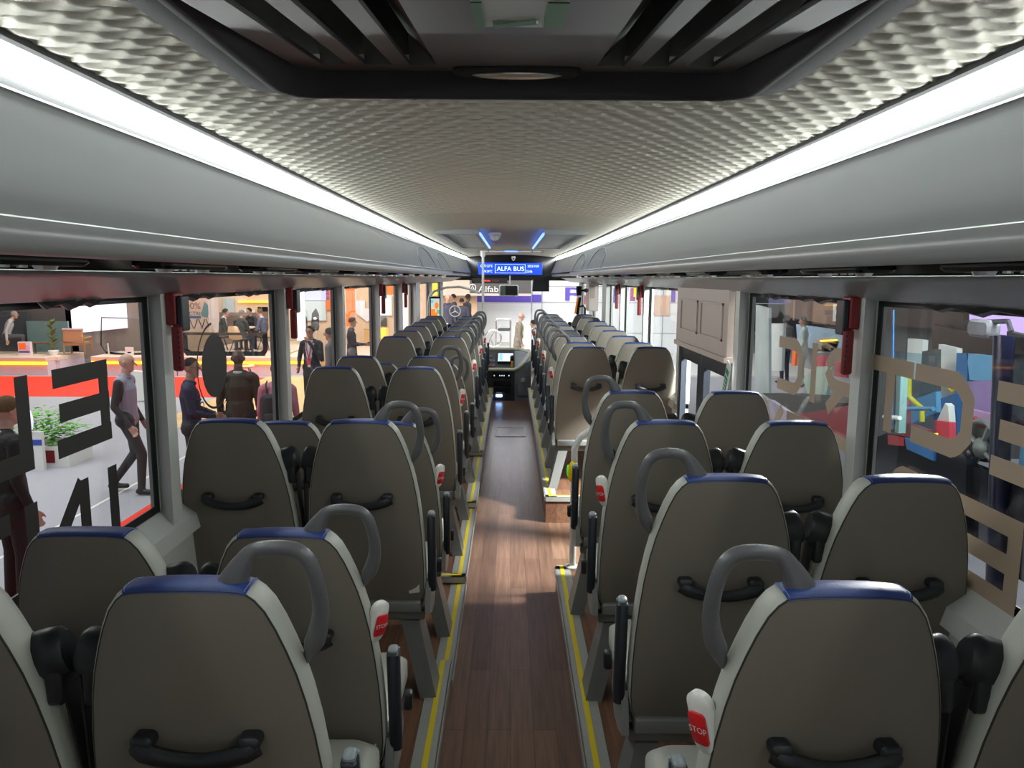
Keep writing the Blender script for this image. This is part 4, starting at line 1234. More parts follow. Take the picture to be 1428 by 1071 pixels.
    if shirt is not None or top:
        cl = MB(); c0 = U((0, -.002, 1.475))
        cl.tube([c0 + V((.066*math.cos(2*PI*k/14), .062*math.sin(2*PI*k/14), -.012*math.sin(2*PI*k/14))) for k in range(15)], .014, 8, flat=1.5)
        cl.build('collar', cloth_m(shirt if shirt is not None else tuple(c*.8 for c in top)), p, smooth=True)
    if glasses:
        g = MB()
        for sx in (-1, 1):
            g.tube([Hd((sx*.034+.022*math.cos(2*PI*k/12), .098, .012+.016*math.sin(2*PI*k/12))) for k in range(13)], .0022, 5, cap=False)
            g.tube([Hd((sx*.056, .096, .016)), Hd((sx*.084, .0, .016))], .0022, 5)
        g.tube([Hd((-.012, .099, .014)), Hd((.012, .099, .014))], .0022, 5)
        g.build('glasses', M_EYE, p)
    if lanyard is not None:
        l = MB()
        for sx in (-1, 1): l.tube([U((sx*.065, .03, 1.47)), U((sx*.05, .118, 1.36)), U((.0, .122, 1.14))], .008, 6)
        l.box(U((-.045, .12, 1.02)), U((.045, .128, 1.14)))
        l.build('lanyard', cloth_m(lanyard), p)
    return p

def stand_at(u, v, H, z=GZ):
    """where a figure of height H standing on z has its head top at pixel (u, v)"""
    q = at_z(u, v, z+H); q.z = z; return q

# ---- left of the bus
p = stand_at(182, 497, 1.72); p.y = 9.1; p.x = at_y(180, 600, 9.1).x
person('bald man in grey shirt with black sleeves walking past the rear left window', p, -84, 1.74, 'pale', hairstyle='bald', top=(.30, .30, .40), sleeve=(.025, .025, .03), pants=(.035, .032, .034), pose='walk', voxel=.009,
       armR=[(.23, -.06, 1.13), (.24, .10, .90)], armL=[(-.23, -.05, 1.13), (-.22, .08, .90)])
p = at_y(16, 700, 5.75); p.z = GZ
person('man in black suit with short brown hair outside, behind the charcoal L', p, -35, 1.74, 'pale', (.13, .075, .04), top=(.012, .012, .014), pants=(.012, .012, .014), shirt=(.6, .6, .62), coat=True, voxel=.009,
       armR=[(.24, -.04, 1.13), (.25, .04, .89)])
p = stand_at(263, 502, 1.74)
person('man in navy sweater with glasses looking right, outside the second left window', p, -70, 1.74, 'tan', (.025, .02, .018), hairstyle='thin', top=(.022, .02, .055), pants=(.02, .02, .03), glasses=True, voxel=.009, turn=-.25,
       armR=[(.24, .02, 1.15), (.10, .24, 1.08)], armL=[(-.24, .02, 1.15), (-.08, .24, 1.08)])
p = stand_at(331, 490, 1.78)
person('man in dark brown jacket seen from behind, outside the second left window', p, 12, 1.78, 'dark', (.02, .018, .016), hairstyle='bald', top=(.05, .04, .028), pants=(.02, .02, .02), shirt=(.45, .45, .45), coat=True, voxel=.01)
pk = at_y(388, 560, 9.0); pk.z = GZ
person('person in pink shirt with dark backpack seen from behind, by the second left pillar', pk, 5, 1.66, 'tan', (.02, .018, .016), top=(.50, .19, .25), pants=(.03, .03, .04))
bp_ = thing('backpack', 'dark backpack worn over the pink shirt by the second left pillar', 'backpack', (pk.x+.0, pk.y-.17, GZ+1.07), math.radians(5))
MB().rbox((-.15, -.09, -.20), (.15, .05, .24), .07, axis=1, n=5).build('bag', cloth_m((.022, .02, .025)), bp_, smooth=True)
for sx in (-1, 1): MB().tube([(sx*.09, .06, .18), (sx*.11, .10, .34), (sx*.12, .22, .36)], .022, 6, flat=.35).build('shoulder_strap', cloth_m((.06, .055, .06)), bp_, smooth=True)
MB().rbox((-.10, -.115, -.15), (.10, -.085, .02), .03, axis=1).build('pocket', cloth_m((.03, .028, .03)), bp_, smooth=True)
p = stand_at(433, 456, 1.74)
person('man in dark suit with red lanyard holding his hand to his mouth', p, 168, 1.74, 'tan', (.012, .011, .012), top=(.022, .022, .032), pants=(.018, .018, .02), shirt=(.55, .55, .62), lanyard=(.4, .03, .05), coat=True, glasses=True,
       armL=[(-.27, .10, 1.12), (-.04, .16, 1.46)], armR=[(.27, -.03, 1.13), (.22, .10, .97)])
p = stand_at(461, 459, 1.74)
person('man in grey suit with glasses beside the man with the red lanyard', p, 80, 1.74, 'tan', (.06, .055, .055), top=(.13, .13, .135), pants=(.10, .10, .11), shirt=(.55, .55, .55), coat=True, glasses=True)
p = stand_at(490, 443.5, 1.74)
ph = person('man in navy jacket looking down at a phone, outside the fourth left window', p, -75, 1.74, 'tan', (.06, .05, .045), top=(.022, .02, .032), pants=(.13, .13, .16), coat=True,
       armR=[(.24, .02, 1.12), (.12, .30, 1.12)], armL=[(-.24, .02, 1.12), (-.05, .30, 1.10)])
pho = thing('phone', 'dark phone held by the man in the navy jacket', 'phone', (p.x+.40, p.y+.02, GZ+1.16)); MB().rbox((-.04, -.06, -.008), (.05, .06, .008), .01, Matrix.Rotation(-.5, 4, 'Y'), axis=2).build('case', M_BLACK, pho)

# ------------------------------------------------------------------ exhibition hall: ground, stage, walls
M_CARPET = mat('hall_carpet_grey', (.36, .36, .40), .95, var=.05, vscale=12, bump=.3, bscale=90)
mb = MB(); mb.box((-40, -8, GZ-.1), (40, 45, GZ)); struct(mb.build('ground', M_CARPET))
def flat(name, x0, x1, y0, y1, m, h=.004, kind=True, z=GZ):
    o = MB().box((x0, y0, z), (x1, y1, z+h)).build(name, m)
    if kind: struct(o)
    return o
M_REDC = mat('red_carpet', (.80, .035, .015), .9, var=.05, emit=(.9, .04, .015), estr=.06)  # faint glow put into the carpet colour, which is no light source
o = flat('red_carpet', -20, -5.2, 16.6, 20.0, M_REDC, kind=False); setp(o, 'bright red carpet band in front of the pinkish stage', 'carpet')
o = flat('red_carpet', -4.30, -2.7, 1.5, 13.0, M_REDC, kind=False); setp(o, 'red carpet strip on the hall floor close to the left bus windows', 'carpet')
tn += 1; flat('trim_%d' % tn, -4.93, -4.89, 1.5, 16.5, M_WHITEP)
M_WOODL = wood_floor('pale_wood_boards', (.62, .42, .20), (.70, .48, .24), .5, plank=.2, length=1.5)
flat('floor_pale_wood', -6.6, -2.4, 13.2, 20.2, M_WOODL, h=.008)
M_STAGE = mat('stage_front_pink', (.62, .48, .53), .6, var=.08, vscale=3)
M_STAGET = mat('stage_top_pale', (.70, .55, .44), .5, var=.06)
M_LEDY = mat('led_yellow', (.9, .55, .02), .4, var=.02, emit=(1.0, .55, .03), estr=3.0)
def stage(label, u0, u1, y, ext=1.55, led=None):
    a = at_y(u0, 510, y); b = at_y(u1, 510, y); zt = at_y(u0, 497, y).z
    r = thing('exhibition_stage', label, 'stage', ((a.x+b.x)/2, y, GZ)); hw = (b.x-a.x)/2
    MB().box((-hw, 0, 0), (hw, ext, zt-GZ-.12)).build('base', M_STAGE, r)
    MB().rbox((-hw, -.04, zt-GZ-.12), (hw, ext, zt-GZ), .02, axis=0).build('top', M_STAGET, r)
    l0, l1 = led or (u0, u1); c = r.location.x
    MB().box((at_y(l0, 500, y).x-c, -.05, zt-GZ-.20), (at_y(l1, 500, y).x-c, -.005, zt-GZ-.13)).build('led_line', M_LEDY, r)
    return zt
zt = stage('low pinkish stage with yellow light line, behind the charcoal L', -160, 66, 20.2)
stage('low pinkish stage block carrying the potted plant, without front light', 67, 84, 20.6, 1.2, led=(70, 74))
stage('pinkish stage with yellow light line under the screen, behind the bald man', 128, 246, 20.2)
stage('long pinkish stage with yellow light line under the seated men', 247.5, 386, 20.2, 5.0)
stage('pale stage end with yellow light line, beyond the second left pillar', 394, 428, 20.6)
# walls of the booth
M_WDARK = mat('booth_dark', (.085, .075, .07), .7, var=.12, vscale=.6)
M_WTAUPE = mat('booth_taupe', (.24, .19, .165), .7, var=.08, vscale=.8)
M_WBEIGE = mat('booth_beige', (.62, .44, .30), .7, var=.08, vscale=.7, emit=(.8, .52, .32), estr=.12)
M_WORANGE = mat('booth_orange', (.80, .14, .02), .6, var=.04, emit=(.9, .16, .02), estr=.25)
M_WWHITE = mat('booth_white', (.80, .82, .84), .6, var=.03)
def wallpiece(name, u0, u1, v0, v1, y, m, d=.12):
    a = at_y(u0, v1, y); b = at_y(u1, v0, y)
    o = MB().box((a.x, y, a.z), (b.x, y+d, b.z)).build(name, m); return o
YW = 26.0
struct(wallpiece('wall_booth_left', -260, 96, 300, 500, 21.9, M_WDARK))
struct(wallpiece('wall_booth_taupe', 96, 245, 300, 500, 21.9, M_WTAUPE))
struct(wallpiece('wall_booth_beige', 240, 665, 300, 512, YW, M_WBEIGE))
def card(name, label, cat, u0, u1, v0, v1, y, m, d=.06, skew=0):
    a = at_y(u0, v1, y); b = at_y(u1, v0, y); s = skew*y/F_PX
    mb = MB(); vs = [(a.x, y, a.z), (b.x, y, a.z+s), (b.x, y, b.z+s), (a.x, y, b.z)]
    mb.add(vs + [(q[0], q[1]+d, q[2]) for q in vs], [(0,1,2,3), (7,6,5,4), (0,4,5,1), (1,5,6,2), (2,6,7,3), (3,7,4,0)])
    o = mb.build(name, m)
    return setp(o, label, cat) if label else struct(o)
M_SCREENW = mat('screen_lavender', (.7, .65, .8), .4, var=.01, emit=(.93, .84, 1.0), estr=1.15)
card('big_screen', 'large glowing white screen on the taupe booth wall, upper rear left window', 'screen', 101, 173, 398, 465, 21.8, M_SCREENW, skew=8)
card('glass_partition', 'dark teal glass partition standing behind the potted plant', 'partition', 40, 94, 448, 492, 21.6, mat('teal_glass', (.13, .20, .20), .2, var=.05))
# glass display case at far left and a person behind it
card('display_case', 'dark glass showcase at the left edge of the rear left window', 'showcase', -40, 38, 435, 492, 21.7, mat('case_dark', (.05, .055, .06), .15, var=.2, vscale=2))
pb = thing('poster_box', 'small orange and white poster box on the stage at far left', 'poster', at_y(34, 490, 20.7)); pb.location.z = zt
MB().box((-.17, 0, 0), (.17, .1, .37)).build('panel', mat('poster_white', (.75, .6, .65), .5, var=.03), pb)
MB().box((-.15, -.006, .16), (.05, -.001, .34)).build('orange_field', M_WORANGE, pb)
MB().ellipsoid((.09, -.003, .20), (.07, .004, .09)).build('pink_disc', mat('poster_pink', (.75, .4, .55), .5, var=.03), pb)
MB().box((-.15, -.006, .07), (.15, -.001, .12)).build('purple_stripe', mat('poster_purple', (.12, .06, .25), .5, var=.03), pb)
# potted plant
def leaf(mb, base, d, L, wd, droop=.3):
    base = Vector(base); d = Vector(d).normalized(); s = d.cross(Vector((0, 0, 1)))
    s = s.normalized() if s.length > .1 else Vector((1, 0, 0))
    vs = []; n = 5
    for i in range(n+1):
        t = i/n; c = base + d*L*t - Vector((0, 0, droop*L*t*t)); w = wd*math.sin(PI*min(1, t*.92+.06))**.8
        vs += [c-s*w, c+Vector((0, 0, -.01*L)), c+s*w]
    fs = []
    for i in range(n):
        k = 3*i; fs += [(k, k+1, k+4, k+3), (k+1, k+2, k+5, k+4)]
    mb.add(vs, fs)
q = at_y(75, 494, 20.8)
pp = thing('potted_plant', 'tall broad-leaved plant standing on the stage before the teal glass', 'plant', (q.x, 20.8, zt))
MB().lathe([(.10, 0), (.14, .12), (.13, .14)], n=14).build('pot', M_WHITEP, pp, smooth=True)
MB().tube([(0, 0, .1), (.01, 0, .5), (-.03, .01, .95)], .014, 6).build('stem', mat('stem_green', (.12, .13, .04), .6, var=.1), pp)
m = MB()
for k in range(22):
    a = k*2.4; z = .16+.84*k/22
    leaf(m, (0, 0, z), (math.cos(a), .6*math.sin(a), .9), .34-.10*k/22, .060, .35)
m.build('leaves', mat('leaf_olive', (.16, .20, .06), .45, var=.35, vscale=5), pp)
# wooden armchair
def wood(c=(.33, .16, .06)): return mat('chair_wood_%.2f' % c[0], c, .5, var=.2, vscale=8)
q = at_y(104, 492, 20.95)
ac = thing('armchair', 'wooden armchair with leather back standing right of the potted plant', 'chair', (q.x, 20.95, zt), math.radians(8))
MB().rbox((-.26, -.05, .36), (.26, .03, .70), .03, axis=1).build('backrest', mat('leather_tan', (.40, .20, .09), .5, var=.1), ac)
MB().rbox((-.27, -.07, .68), (.27, .05, .74), .025, axis=0).build('top_cushion', mat('cushion_mauve', (.45, .33, .34), .7, var=.06), ac)
MB().rbox((-.28, -.02, .25), (.28, .5, .34), .02, axis=2).build('seat', wood(), ac)
for sx in (-1, 1):
    for yy in (0, .48): MB().tube([(sx*.27, yy, 0), (sx*.27, yy, .45)], .025, 8).build('leg', wood(), ac)
    MB().rbox((sx*.27-.03, -.02, .43), (sx*.27+.03, .5, .47), .01, axis=1).build('armrest', wood(), ac)
# low table behind it
q = at_y(60, 490, 21.2)
lt_ = thing('low_table', 'low dark table with cups behind the potted plant', 'table', (q.x, 21.25, zt))
MB().rbox((-.3, -.15, .28), (.3, .15, .32), .02, axis=2).build('top', wood((.16, .09, .05)), lt_)
for sx in (-.25, .25): MB().tube([(sx, 0, 0), (sx, 0, .29)], .025, 8).build('leg', wood((.16, .09, .05)), lt_)
# two windscreens on display
def windscreen(label, u0, u1, v0, v1, y, cut, bend):
    a = at_y(u0, v1, y); b = at_y(u1, v0, y); w = b.x-a.x; h = b.z-a.z
    r = thing('windscreen_glass', label, 'windscreen', (a.x+w/2, y, zt))
    z0 = a.z-zt
    def outline(d):
        if cut: P2 = [(-w/2+d, z0+h*.32), (-w/2+w*.06+d*.6, z0+d), (w/2-w*.06-d*.6, z0+d), (w/2-d, z0+h*.32), (w/2-d, z0+h-d*.5), (-w/2+d, z0+h-d*.5)]
        else: P2 = [(-w/2+d+.0, z0+h*.22), (-w/2+w*.12, z0+d*1.3), (w*.05, z0-h*.04+d*1.3), (w/2-d, z0+d*1.3), (w/2-d, z0+h*.97-d*.6), (-w/2+w*.06+d*.7, z0+h-d*.6)]
        return [(x, (x/(w/2))**2*bend, z) for x, z in P2]
    m = MB(); ringset(m, [outline(0), outline(.16 if cut else .05)]); m.build('black_border', M_BLACK, r)
    m = MB(); o_ = outline(.16 if cut else .05); m.add(o_, [list(range(len(o_)))]); m.build('pane', glass('display_glass', (.78, .8, .8), .08), r)
    for sx in (-.3, .3): MB().tube([(sx*w, .05, 0), (sx*w, .02, z0+h*.3)], .02, 6).build('stand', M_POLE, r)
windscreen('black edged curved windscreen on display, cut by the rear left window edge', 134, 214, 443, 494, 20.6, False, .25)
windscreen('wide black edged windscreen with cut corners on display before the seated men', 259, 377, 463, 497, 20.6, True, -.25)
pc = thing('placard', 'small white placard on the stage edge behind the bald man', 'placard', at_y(180.5, 496, 20.3)); pc.location.z = zt
MB().box((-.11, 0, 0), (.11, .03, .28)).build('card', M_WHITEP, pc); MB().box((-.05, -.004, .12), (.05, -.001, .15)).build('print', M_BLACK, pc)
wl = thing('leaflet_stand', 'white slanted leaflet stand standing right of the bald man', 'stand', at_z(194, 560, GZ)); wl.location.z = GZ
MB().add([(-.18, 0, 0), (.22, 0, .02), (.20, .1, .62), (-.16, .1, .66), (-.18, .25, 0), (.22, .25, 0), (.2, .25, .62), (-.16, .25, .66)], [(0,1,2,3), (7,6,5,4), (0,4,5,1), (1,5,6,2), (2,6,7,3), (3,7,4,0)]).build('body', M_WHITEP, wl)
# green bush in a white planter box
q = at_z(66, 650, GZ)
bu = thing('planter_bush', 'bright green leafy bush in a white planter beside the black suited man', 'plant', (q.x-.1, q.y+.25, GZ))
MB().box((-.55, -.3, 0), (.45, .3, .30)).build('planter_box', M_WHITEP, bu); MB().box((.05, -.305, .06), (.25, -.30, .24)).build('red_print', M_RED, bu)
m = MB()
for k in range(420):
    a = rng.uniform(0, 2*PI); r_ = rng.uniform(0, .5)**.8; z = .30+rng.uniform(0, .55)*(1-r_*.9)
    leaf(m, (r_*math.cos(a)*.95-.05, r_*math.sin(a)*.5, z), (math.cos(a), math.sin(a), .7), rng.uniform(.09, .16), .03, .5)
m.build('leaves', mat('leaf_bright', (.13, .42, .05), .5, var=.5, vscale=9), bu)
bx_ = thing('sign_box', 'small white and blue sign box in front of the green bush', 'sign', (q.x-.02, q.y-.25, GZ))
MB().box((-.12, 0, .0), (.13, .06, .55)).build('board', M_WHITEP, bx_); MB().box((-.12, -.006, .36), (.13, -.001, .44)).build('blue_stripe', mat('sign_blue', (.03, .07, .4), .5, var=.03), bx_)
fl = thing('light_wand', 'thin glowing white wand standing at the left edge of the rear left window', 'lamp', at_z(12, 660, GZ)); fl.location.z = GZ
MB().tube([(0, 0, 0), (-.03, 0, .8), (-.1, 0, 1.25)], .022, 8).build('tube', mat('wand_white', (.8,.75,.9), .4, var=.02, emit=(.85,.8,1), estr=.9), fl); MB().ellipsoid((.28, .1, .72), (.05, .05, .16)).build('bulb', mat('wand_bulb', (.8,.75,.9), .4, var=.02, emit=(.85,.8,1), estr=.7), fl)

# poster wall with "100% ELECTRIC"
po = thing('wall_poster', 'poster reading 100% ELECTRIC with chairs, by the rear red hammer', 'poster', at_y(275, 461, 24.5))
a = at_y(254, 462, 24.5); b = at_y(293, 415, 24.5); hw = (b.x-a.x)/2; hh = b.z-a.z
MB().box((-hw, 0, 0), (hw, .06, hh)).build('board', mat('poster_peach', (.72, .52, .42), .6, var=.03), po)
m = MB(); put_text(m, '100%', .30, face_cam((-hw*.35, -.004, hh*.72))); m.build('number_print', mat('print_brown', (.16, .08, .06), .6, var=.03), po)
m = MB(); put_text(m, 'ELECTRIC', .17, face_cam((-hw*.25, -.004, hh*.50))); m.build('word_print', mat('print_navy', (.03, .05, .08), .6, var=.03), po)
m = MB(); m.add([(hw*.35, -.005, hh*.42), (hw*.75, -.005, hh*.38), (hw*.95, -.005, hh*.7), (hw*.6, -.005, hh*.86), (hw*.4, -.005, hh*.6)], [(0,1,2,3,4)]); m.build('teal_shape', mat('print_teal', (.16, .30, .32), .6, var=.05), po)
m = MB(); m.box((-hw*.95, -.004, hh*.36), (hw*.3, -.001, hh*.43)); m.build('blue_print', mat('print_blue', (.08, .16, .3), .6, var=.05), po)
m = MB()
for c in (-.5, .1, .6):
    for s_ in (-1, 1): m.tube([(hw*c+s_*.02, -.006, hh*.34), (hw*c+s_*.13, -.006, hh*.06)], .012, 5)
m.build('chair_print', M_BLACK, po)
card('booth_column', 'pale booth column right of the 100% poster', 'column', 293, 303, 405, 480, 24.0, M_WTAUPE and mat('booth_pale', (.62, .50, .46), .6, var=.04))
card('shelf_unit', 'dark shelf unit behind the seated men', 'shelf', 303, 373, 436, 470, 25.2, mat('shelf_brown', (.16, .10, .08), .6, var=.2, vscale=3))
card('notice_board', 'pale grey notice board on the beige booth wall', 'board', 311, 326, 416, 436, YW-.10, mat('board_grey', (.45, .50, .50), .6, var=.03))
card('white_board', 'white board lying high behind the man in the black jacket', 'board', 340, 355, 432, 441, YW-.10, M_WHITEP)
for k, (u0, u1) in enumerate(((359.5, 364), (365.5, 373))):
    s_ = card('speaker_box', ['small black speaker box on the booth shelf, narrower of two', 'small black speaker box on the booth shelf, wider of two'][k], 'speaker', u0, u1, 428, 434.5, YW-.14, M_BLACK)
card('light_rail', 'thin glowing orange rail across the beige booth wall', 'lamp', 332, 373, 420, 422, YW-.10, M_LEDY)
# seated men round a table on the stage
def chair(label, x, y, rz, z=zt, c=(.62, .46, .28)):
    r = thing('shell_chair', label, 'chair', (x, y, z), rz, 'beige shell chairs')
    m = MB(); vs = []; n = 9
    for j, (yy, zz, w) in enumerate(((.24, .45, .20), (.1, .43, .23), (-.12, .43, .23), (-.2, .50, .23), (-.24, .65, .22), (-.27, .80, .17), (-.275, .83, .10))):
        for k in range(n):
            t = -1+2*k/(n-1); vs.append((t*w, yy+.05*t*t*(1 if j > 2 else 0), zz+.05*t*t*(1 if j < 4 else 0)))
    m.add(vs, [(j*n+k, j*n+k+1, (j+1)*n+k+1, (j+1)*n+k) for j in range(6) for k in range(n-1)])
    m.build('shell', mat('shell_beige', c, .5, var=.05), r, smooth=True)
    for sx in (-1, 1):
        for sy in (-1, 1): MB().tube([(sx*.10, sy*.08, .43), (sx*.22, sy*.2, 0)], .012, 6).build('leg', M_BLACK, r)
    return r
YS_ = 22.0
def sx_(u): return at_y(u, 470, YS_).x
tb_ = thing('meeting_table', 'pale round meeting table between the seated men', 'table', (sx_(343), YS_+.05, zt))
MB().lathe([(.26, .70), (.27, .72), (.26, .74)], n=24).build('top', mat('table_pale', (.6, .48, .38), .5, var=.05), tb_); MB().lathe([(.18, 0), (.16, .03), (.035, .05), (.035, .70)], n=14).build('pedestal', M_BLACK, tb_)
seatmen = [(309, 0, -70, (.018, .02, .018), (.02, .018, .02), 'seated man in black jacket facing right behind the hanging windscreen', 'tan', (.6,.6,.6)),
           (334, -.85, -20, (.02, .022, .02), (.12, .10, .09), 'seated man in dark jacket with grey hair seen from behind', 'tan', None),
           (354, .85, 150, (.012, .012, .014), (.02, .018, .018), 'seated figure in black leather jacket leaning on the meeting table', 'tan', None),
           (370, .15, 80, (.08, .08, .13), (.12, .07, .04), 'seated man in grey blue suit facing left near the second left pillar', 'pale', (.55,.55,.6))]
for u, dy, f, tc_, hc_, lab, sk, sh in seatmen:
    yy = YS_+dy; x = at_y(u, 470, yy).x
    person(lab, (x, yy, zt+.0), f, 1.70, sk, hc_, top=tc_, pants=(.03, .03, .05), pose='sit', shirt=sh, lean=.18, armR=[(.24, .10, 1.15), (.10, .34, 1.12)], armL=[(-.24, .10, 1.15), (-.10, .34, 1.12)])
    fr = math.radians(f)
    chair('beige shell chair under the ' + lab.split(' behind')[0].split(' with')[0].split(' leaning')[0].split(' near')[0].split(' facing')[0], x+.03*math.sin(fr), yy-.03*math.cos(fr), fr, zt-.0)
x = at_y(8, 470, 21.1).x
person('seated grey haired person with orange face light behind the far left showcase', (x, 21.1, zt), -60, 1.66, 'tan', (.2, .19, .18), top=(.35, .37, .36), pants=(.05, .05, .05), pose='sit', lean=.35)
chair('beige shell chair left of the man with the red lanyard', at_z(415, 508, GZ).x, 18.6, math.radians(-60), GZ)
chair('beige shell chair with high back behind the man with the red lanyard', at_y(444, 480, 18.9).x, 18.9, math.radians(40), GZ)
# further booth pieces seen through windows three to five
card('colour_screen', 'bright blue and violet screen above the booth chairs', 'screen', 421, 459, 400, 419, YW-.10, mat('screen_bv', (.4,.4,.9), .4, var=.4, vscale=1.2, emit=(.38, .45, .95), estr=.9))
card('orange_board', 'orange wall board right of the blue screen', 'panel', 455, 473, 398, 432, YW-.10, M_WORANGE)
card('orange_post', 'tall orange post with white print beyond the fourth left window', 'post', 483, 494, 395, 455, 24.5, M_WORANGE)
card('white_banner', 'white glowing banner strip left of the black lounge chairs', 'banner', 414, 424, 402, 475, 24.0, mat('banner_white', (.8, .8, .8), .5, var=.02, emit=(1, .97, .95), estr=.6))
card('pale_panel', 'pale grey blue panel behind the black lounge chairs', 'panel', 424, 454, 420, 447, YW-.10, mat('panel_bluegrey', (.52, .60, .62), .5, var=.04))
hd_ = MB(); y_ = YW-.08
hp_ = [(496, 419), (509, 419), (509, 430), (517, 430), (517, 445), (512, 449), (506, 444), (500, 440), (496, 436)]
hd_.add([at_y(u, v, y_) for u, v in hp_] + [at_y(u, v, y_+.05) for u, v in hp_], [list(range(9)), list(range(9, 18))[::-1]] + [(i, (i+1) % 9, 9+(i+1) % 9, 9+i) for i in range(9)])
setp(hd_.build('hide_panel', mat('hide_white', (.75, .72, .76), .7, var=.03)), 'white hide shaped panel hanging on the beige wall', 'panel')
for k, (u, lab) in enumerate(((424, 'black lounge chair standing left, before the pale panel'), (439, 'black lounge chair with white emblem, before the pale panel'))):
    yl = 24.6; q = at_y(u, 455, yl); r = thing('lounge_chair', lab, 'chair', (q.x, yl, GZ), math.radians(15-20*k))
    zb_ = at_y(u, 457, yl).z-GZ; hb = .62 if k else .48
    m = MB(); m.prism([(-.13, 0), (.13, 0), (.10, hb*.7), (.0, hb), (-.12, hb*.75)], .0, .07, axis='y'); m.v = [(x, y+z*.2, z+zb_) for x, y, z in m.v]; m.build('backrest', M_BLACKP, r)
    MB().rbox((-.14, -.30, zb_-.08), (.14, .05, zb_), .05, axis=2).build('seat', M_BLACKP, r)
    if k: MB().ellipsoid((0, .04, zb_+.30), (.06, .012, .05)).build('emblem', M_WHITEP, r)
    for sx in (-1, 1):
        for yy in (-.26, 0): MB().tube([(sx*.11, yy, 0), (sx*.11, yy, zb_-.06)], .016, 6).build('leg', M_CHROME, r)
pd = thing('wooden_podium', 'light wooden podium box on the pale wood floor outside the fourth left window', 'podium', at_z(515, 500, GZ)); pd.location.z = GZ
hp2 = at_y(515, 459, pd.location.y).z-GZ
MB().box((-.16, 0, 0), (.42, .5, hp2)).build('body', wood((.50, .30, .12)), pd); MB().box((-.18, -.02, hp2), (.44, .52, hp2+.04)).build('top', wood((.58, .38, .18)), pd)
card('orange_lightbox', 'glowing orange light box beyond the fifth left window', 'lamp', 531, 538, 458, 478, 22.0, mat('orange_glow', (.9, .4, .05), .5, var=.02, emit=(1, .45, .06), estr=1.2), d=.4)
card('picture_wall', 'white picture panel with dark photo beyond the fifth left window', 'panel', 529, 546, 412, 440, YW-.10, M_WWHITE)
card('dark_photo', 'dark framed photo under the white picture panel', 'picture', 531, 539, 441, 455, YW-.10, M_WDARK)
card('white_banner', 'white glowing banner strip beyond the front left windows', 'banner', 558, 568, 400, 470, 24.0, MATS['banner_white'])
card('orange_banner', 'orange hanging banner beyond the fifth left window', 'banner', 536, 548, 394, 411, 23.0, M_WORANGE)
card('yellow_banner', 'yellow hanging banner behind the curved handrail', 'banner', 602, 610, 388, 412, 23.5, mat('banner_yellow', (.95, .6, .02), .5, var=.03, emit=(1, .65, .03), estr=.5))

# ------------------------------------------------------------------ front of the bus
YF_ = 27.0
M_FRONTW = mat('booth_bright_white', (.84, .87, .90), .5, var=.015)
struct(wallpiece('wall_booth_front', 655, 1020, 300, 512, YF_, M_FRONTW))
M_PURPLE = mat('sign_purple', (.14, .09, .60), .5, var=.03)
card('purple_band', 'purple band on the white booth wall behind the mirror', 'sign', 664, 755, 411, 421, YF_-.05, M_PURPLE, d=.04)
pr = thing('purple_lettering', 'large purple letter R on the white wall right of the dark visor', 'sign', at_y(805, 418, YF_-.06))
m = MB(); put_text(m, 'R', 1.0, Matrix.Identity(4)); xs = [p_[0] for p_ in m.v]; zs = [p_[1] for p_ in m.v]
a = at_y(788, 419, YF_-.06); b = at_y(822, 401, YF_-.06)
sw, sh_ = (b.x-a.x)/(max(xs)-min(xs)), (b.z-a.z)/(max(zs)-min(zs))
m.v = [((p_[0]-min(xs))*sw+a.x-pr.location.x, 0, (p_[1]-min(zs))*sh_+a.z-pr.location.z) for p_ in m.v]
m.build('letter', M_PURPLE, pr)
card('purple_band', 'purple slanted sign piece seen through the front right windows', 'sign', 849, 862, 402, 422, YF_-.05, M_PURPLE, d=.04)
card('purple_band', 'purple sign block by the cream door header', 'sign', 936, 942, 405, 421, YF_-.05, M_PURPLE, d=.04)
card('red_lettering', 'red letter piece beside the front cabinet', 'sign', 812, 822, 412, 424, YF_-.05, mat('sign_red', (.75, .06, .03), .5, var=.03), d=.04)
card('magenta_banner', 'magenta and yellow banner beyond the front right windows', 'banner', 879, 886, 402, 420, 22, mat('banner_magenta', (.35, .03, .28), .5, var=.1))
card('yellow_banner', 'yellow banner beyond the front right windows', 'banner', 884, 888, 401, 414, 21.9, MATS['banner_yellow'])
card('orange_poster', 'peach poster on the white wall beyond the front right windows', 'poster', 908, 934, 412, 440, YF_-.06, mat('poster_peach2', (.75, .52, .40), .6, var=.15, vscale=1), d=.04)
tn += 1
m = MB()
for u in (741, 755, 922): 
    a = at_y(u, 500, YF_-.02); m.box((a.x-.012, YF_-.02, GZ), (a.x+.012, YF_, 4))
for v in (399, 421.5, 464):
    a = at_y(756, v, YF_-.02); m.box((a.x, YF_-.02, a.z-.012), (a.x+9, YF_, a.z+.012))
struct(m.build('trim_%d' % tn, mat('joint_grey', (.42, .44, .46), .6, var=.03)))
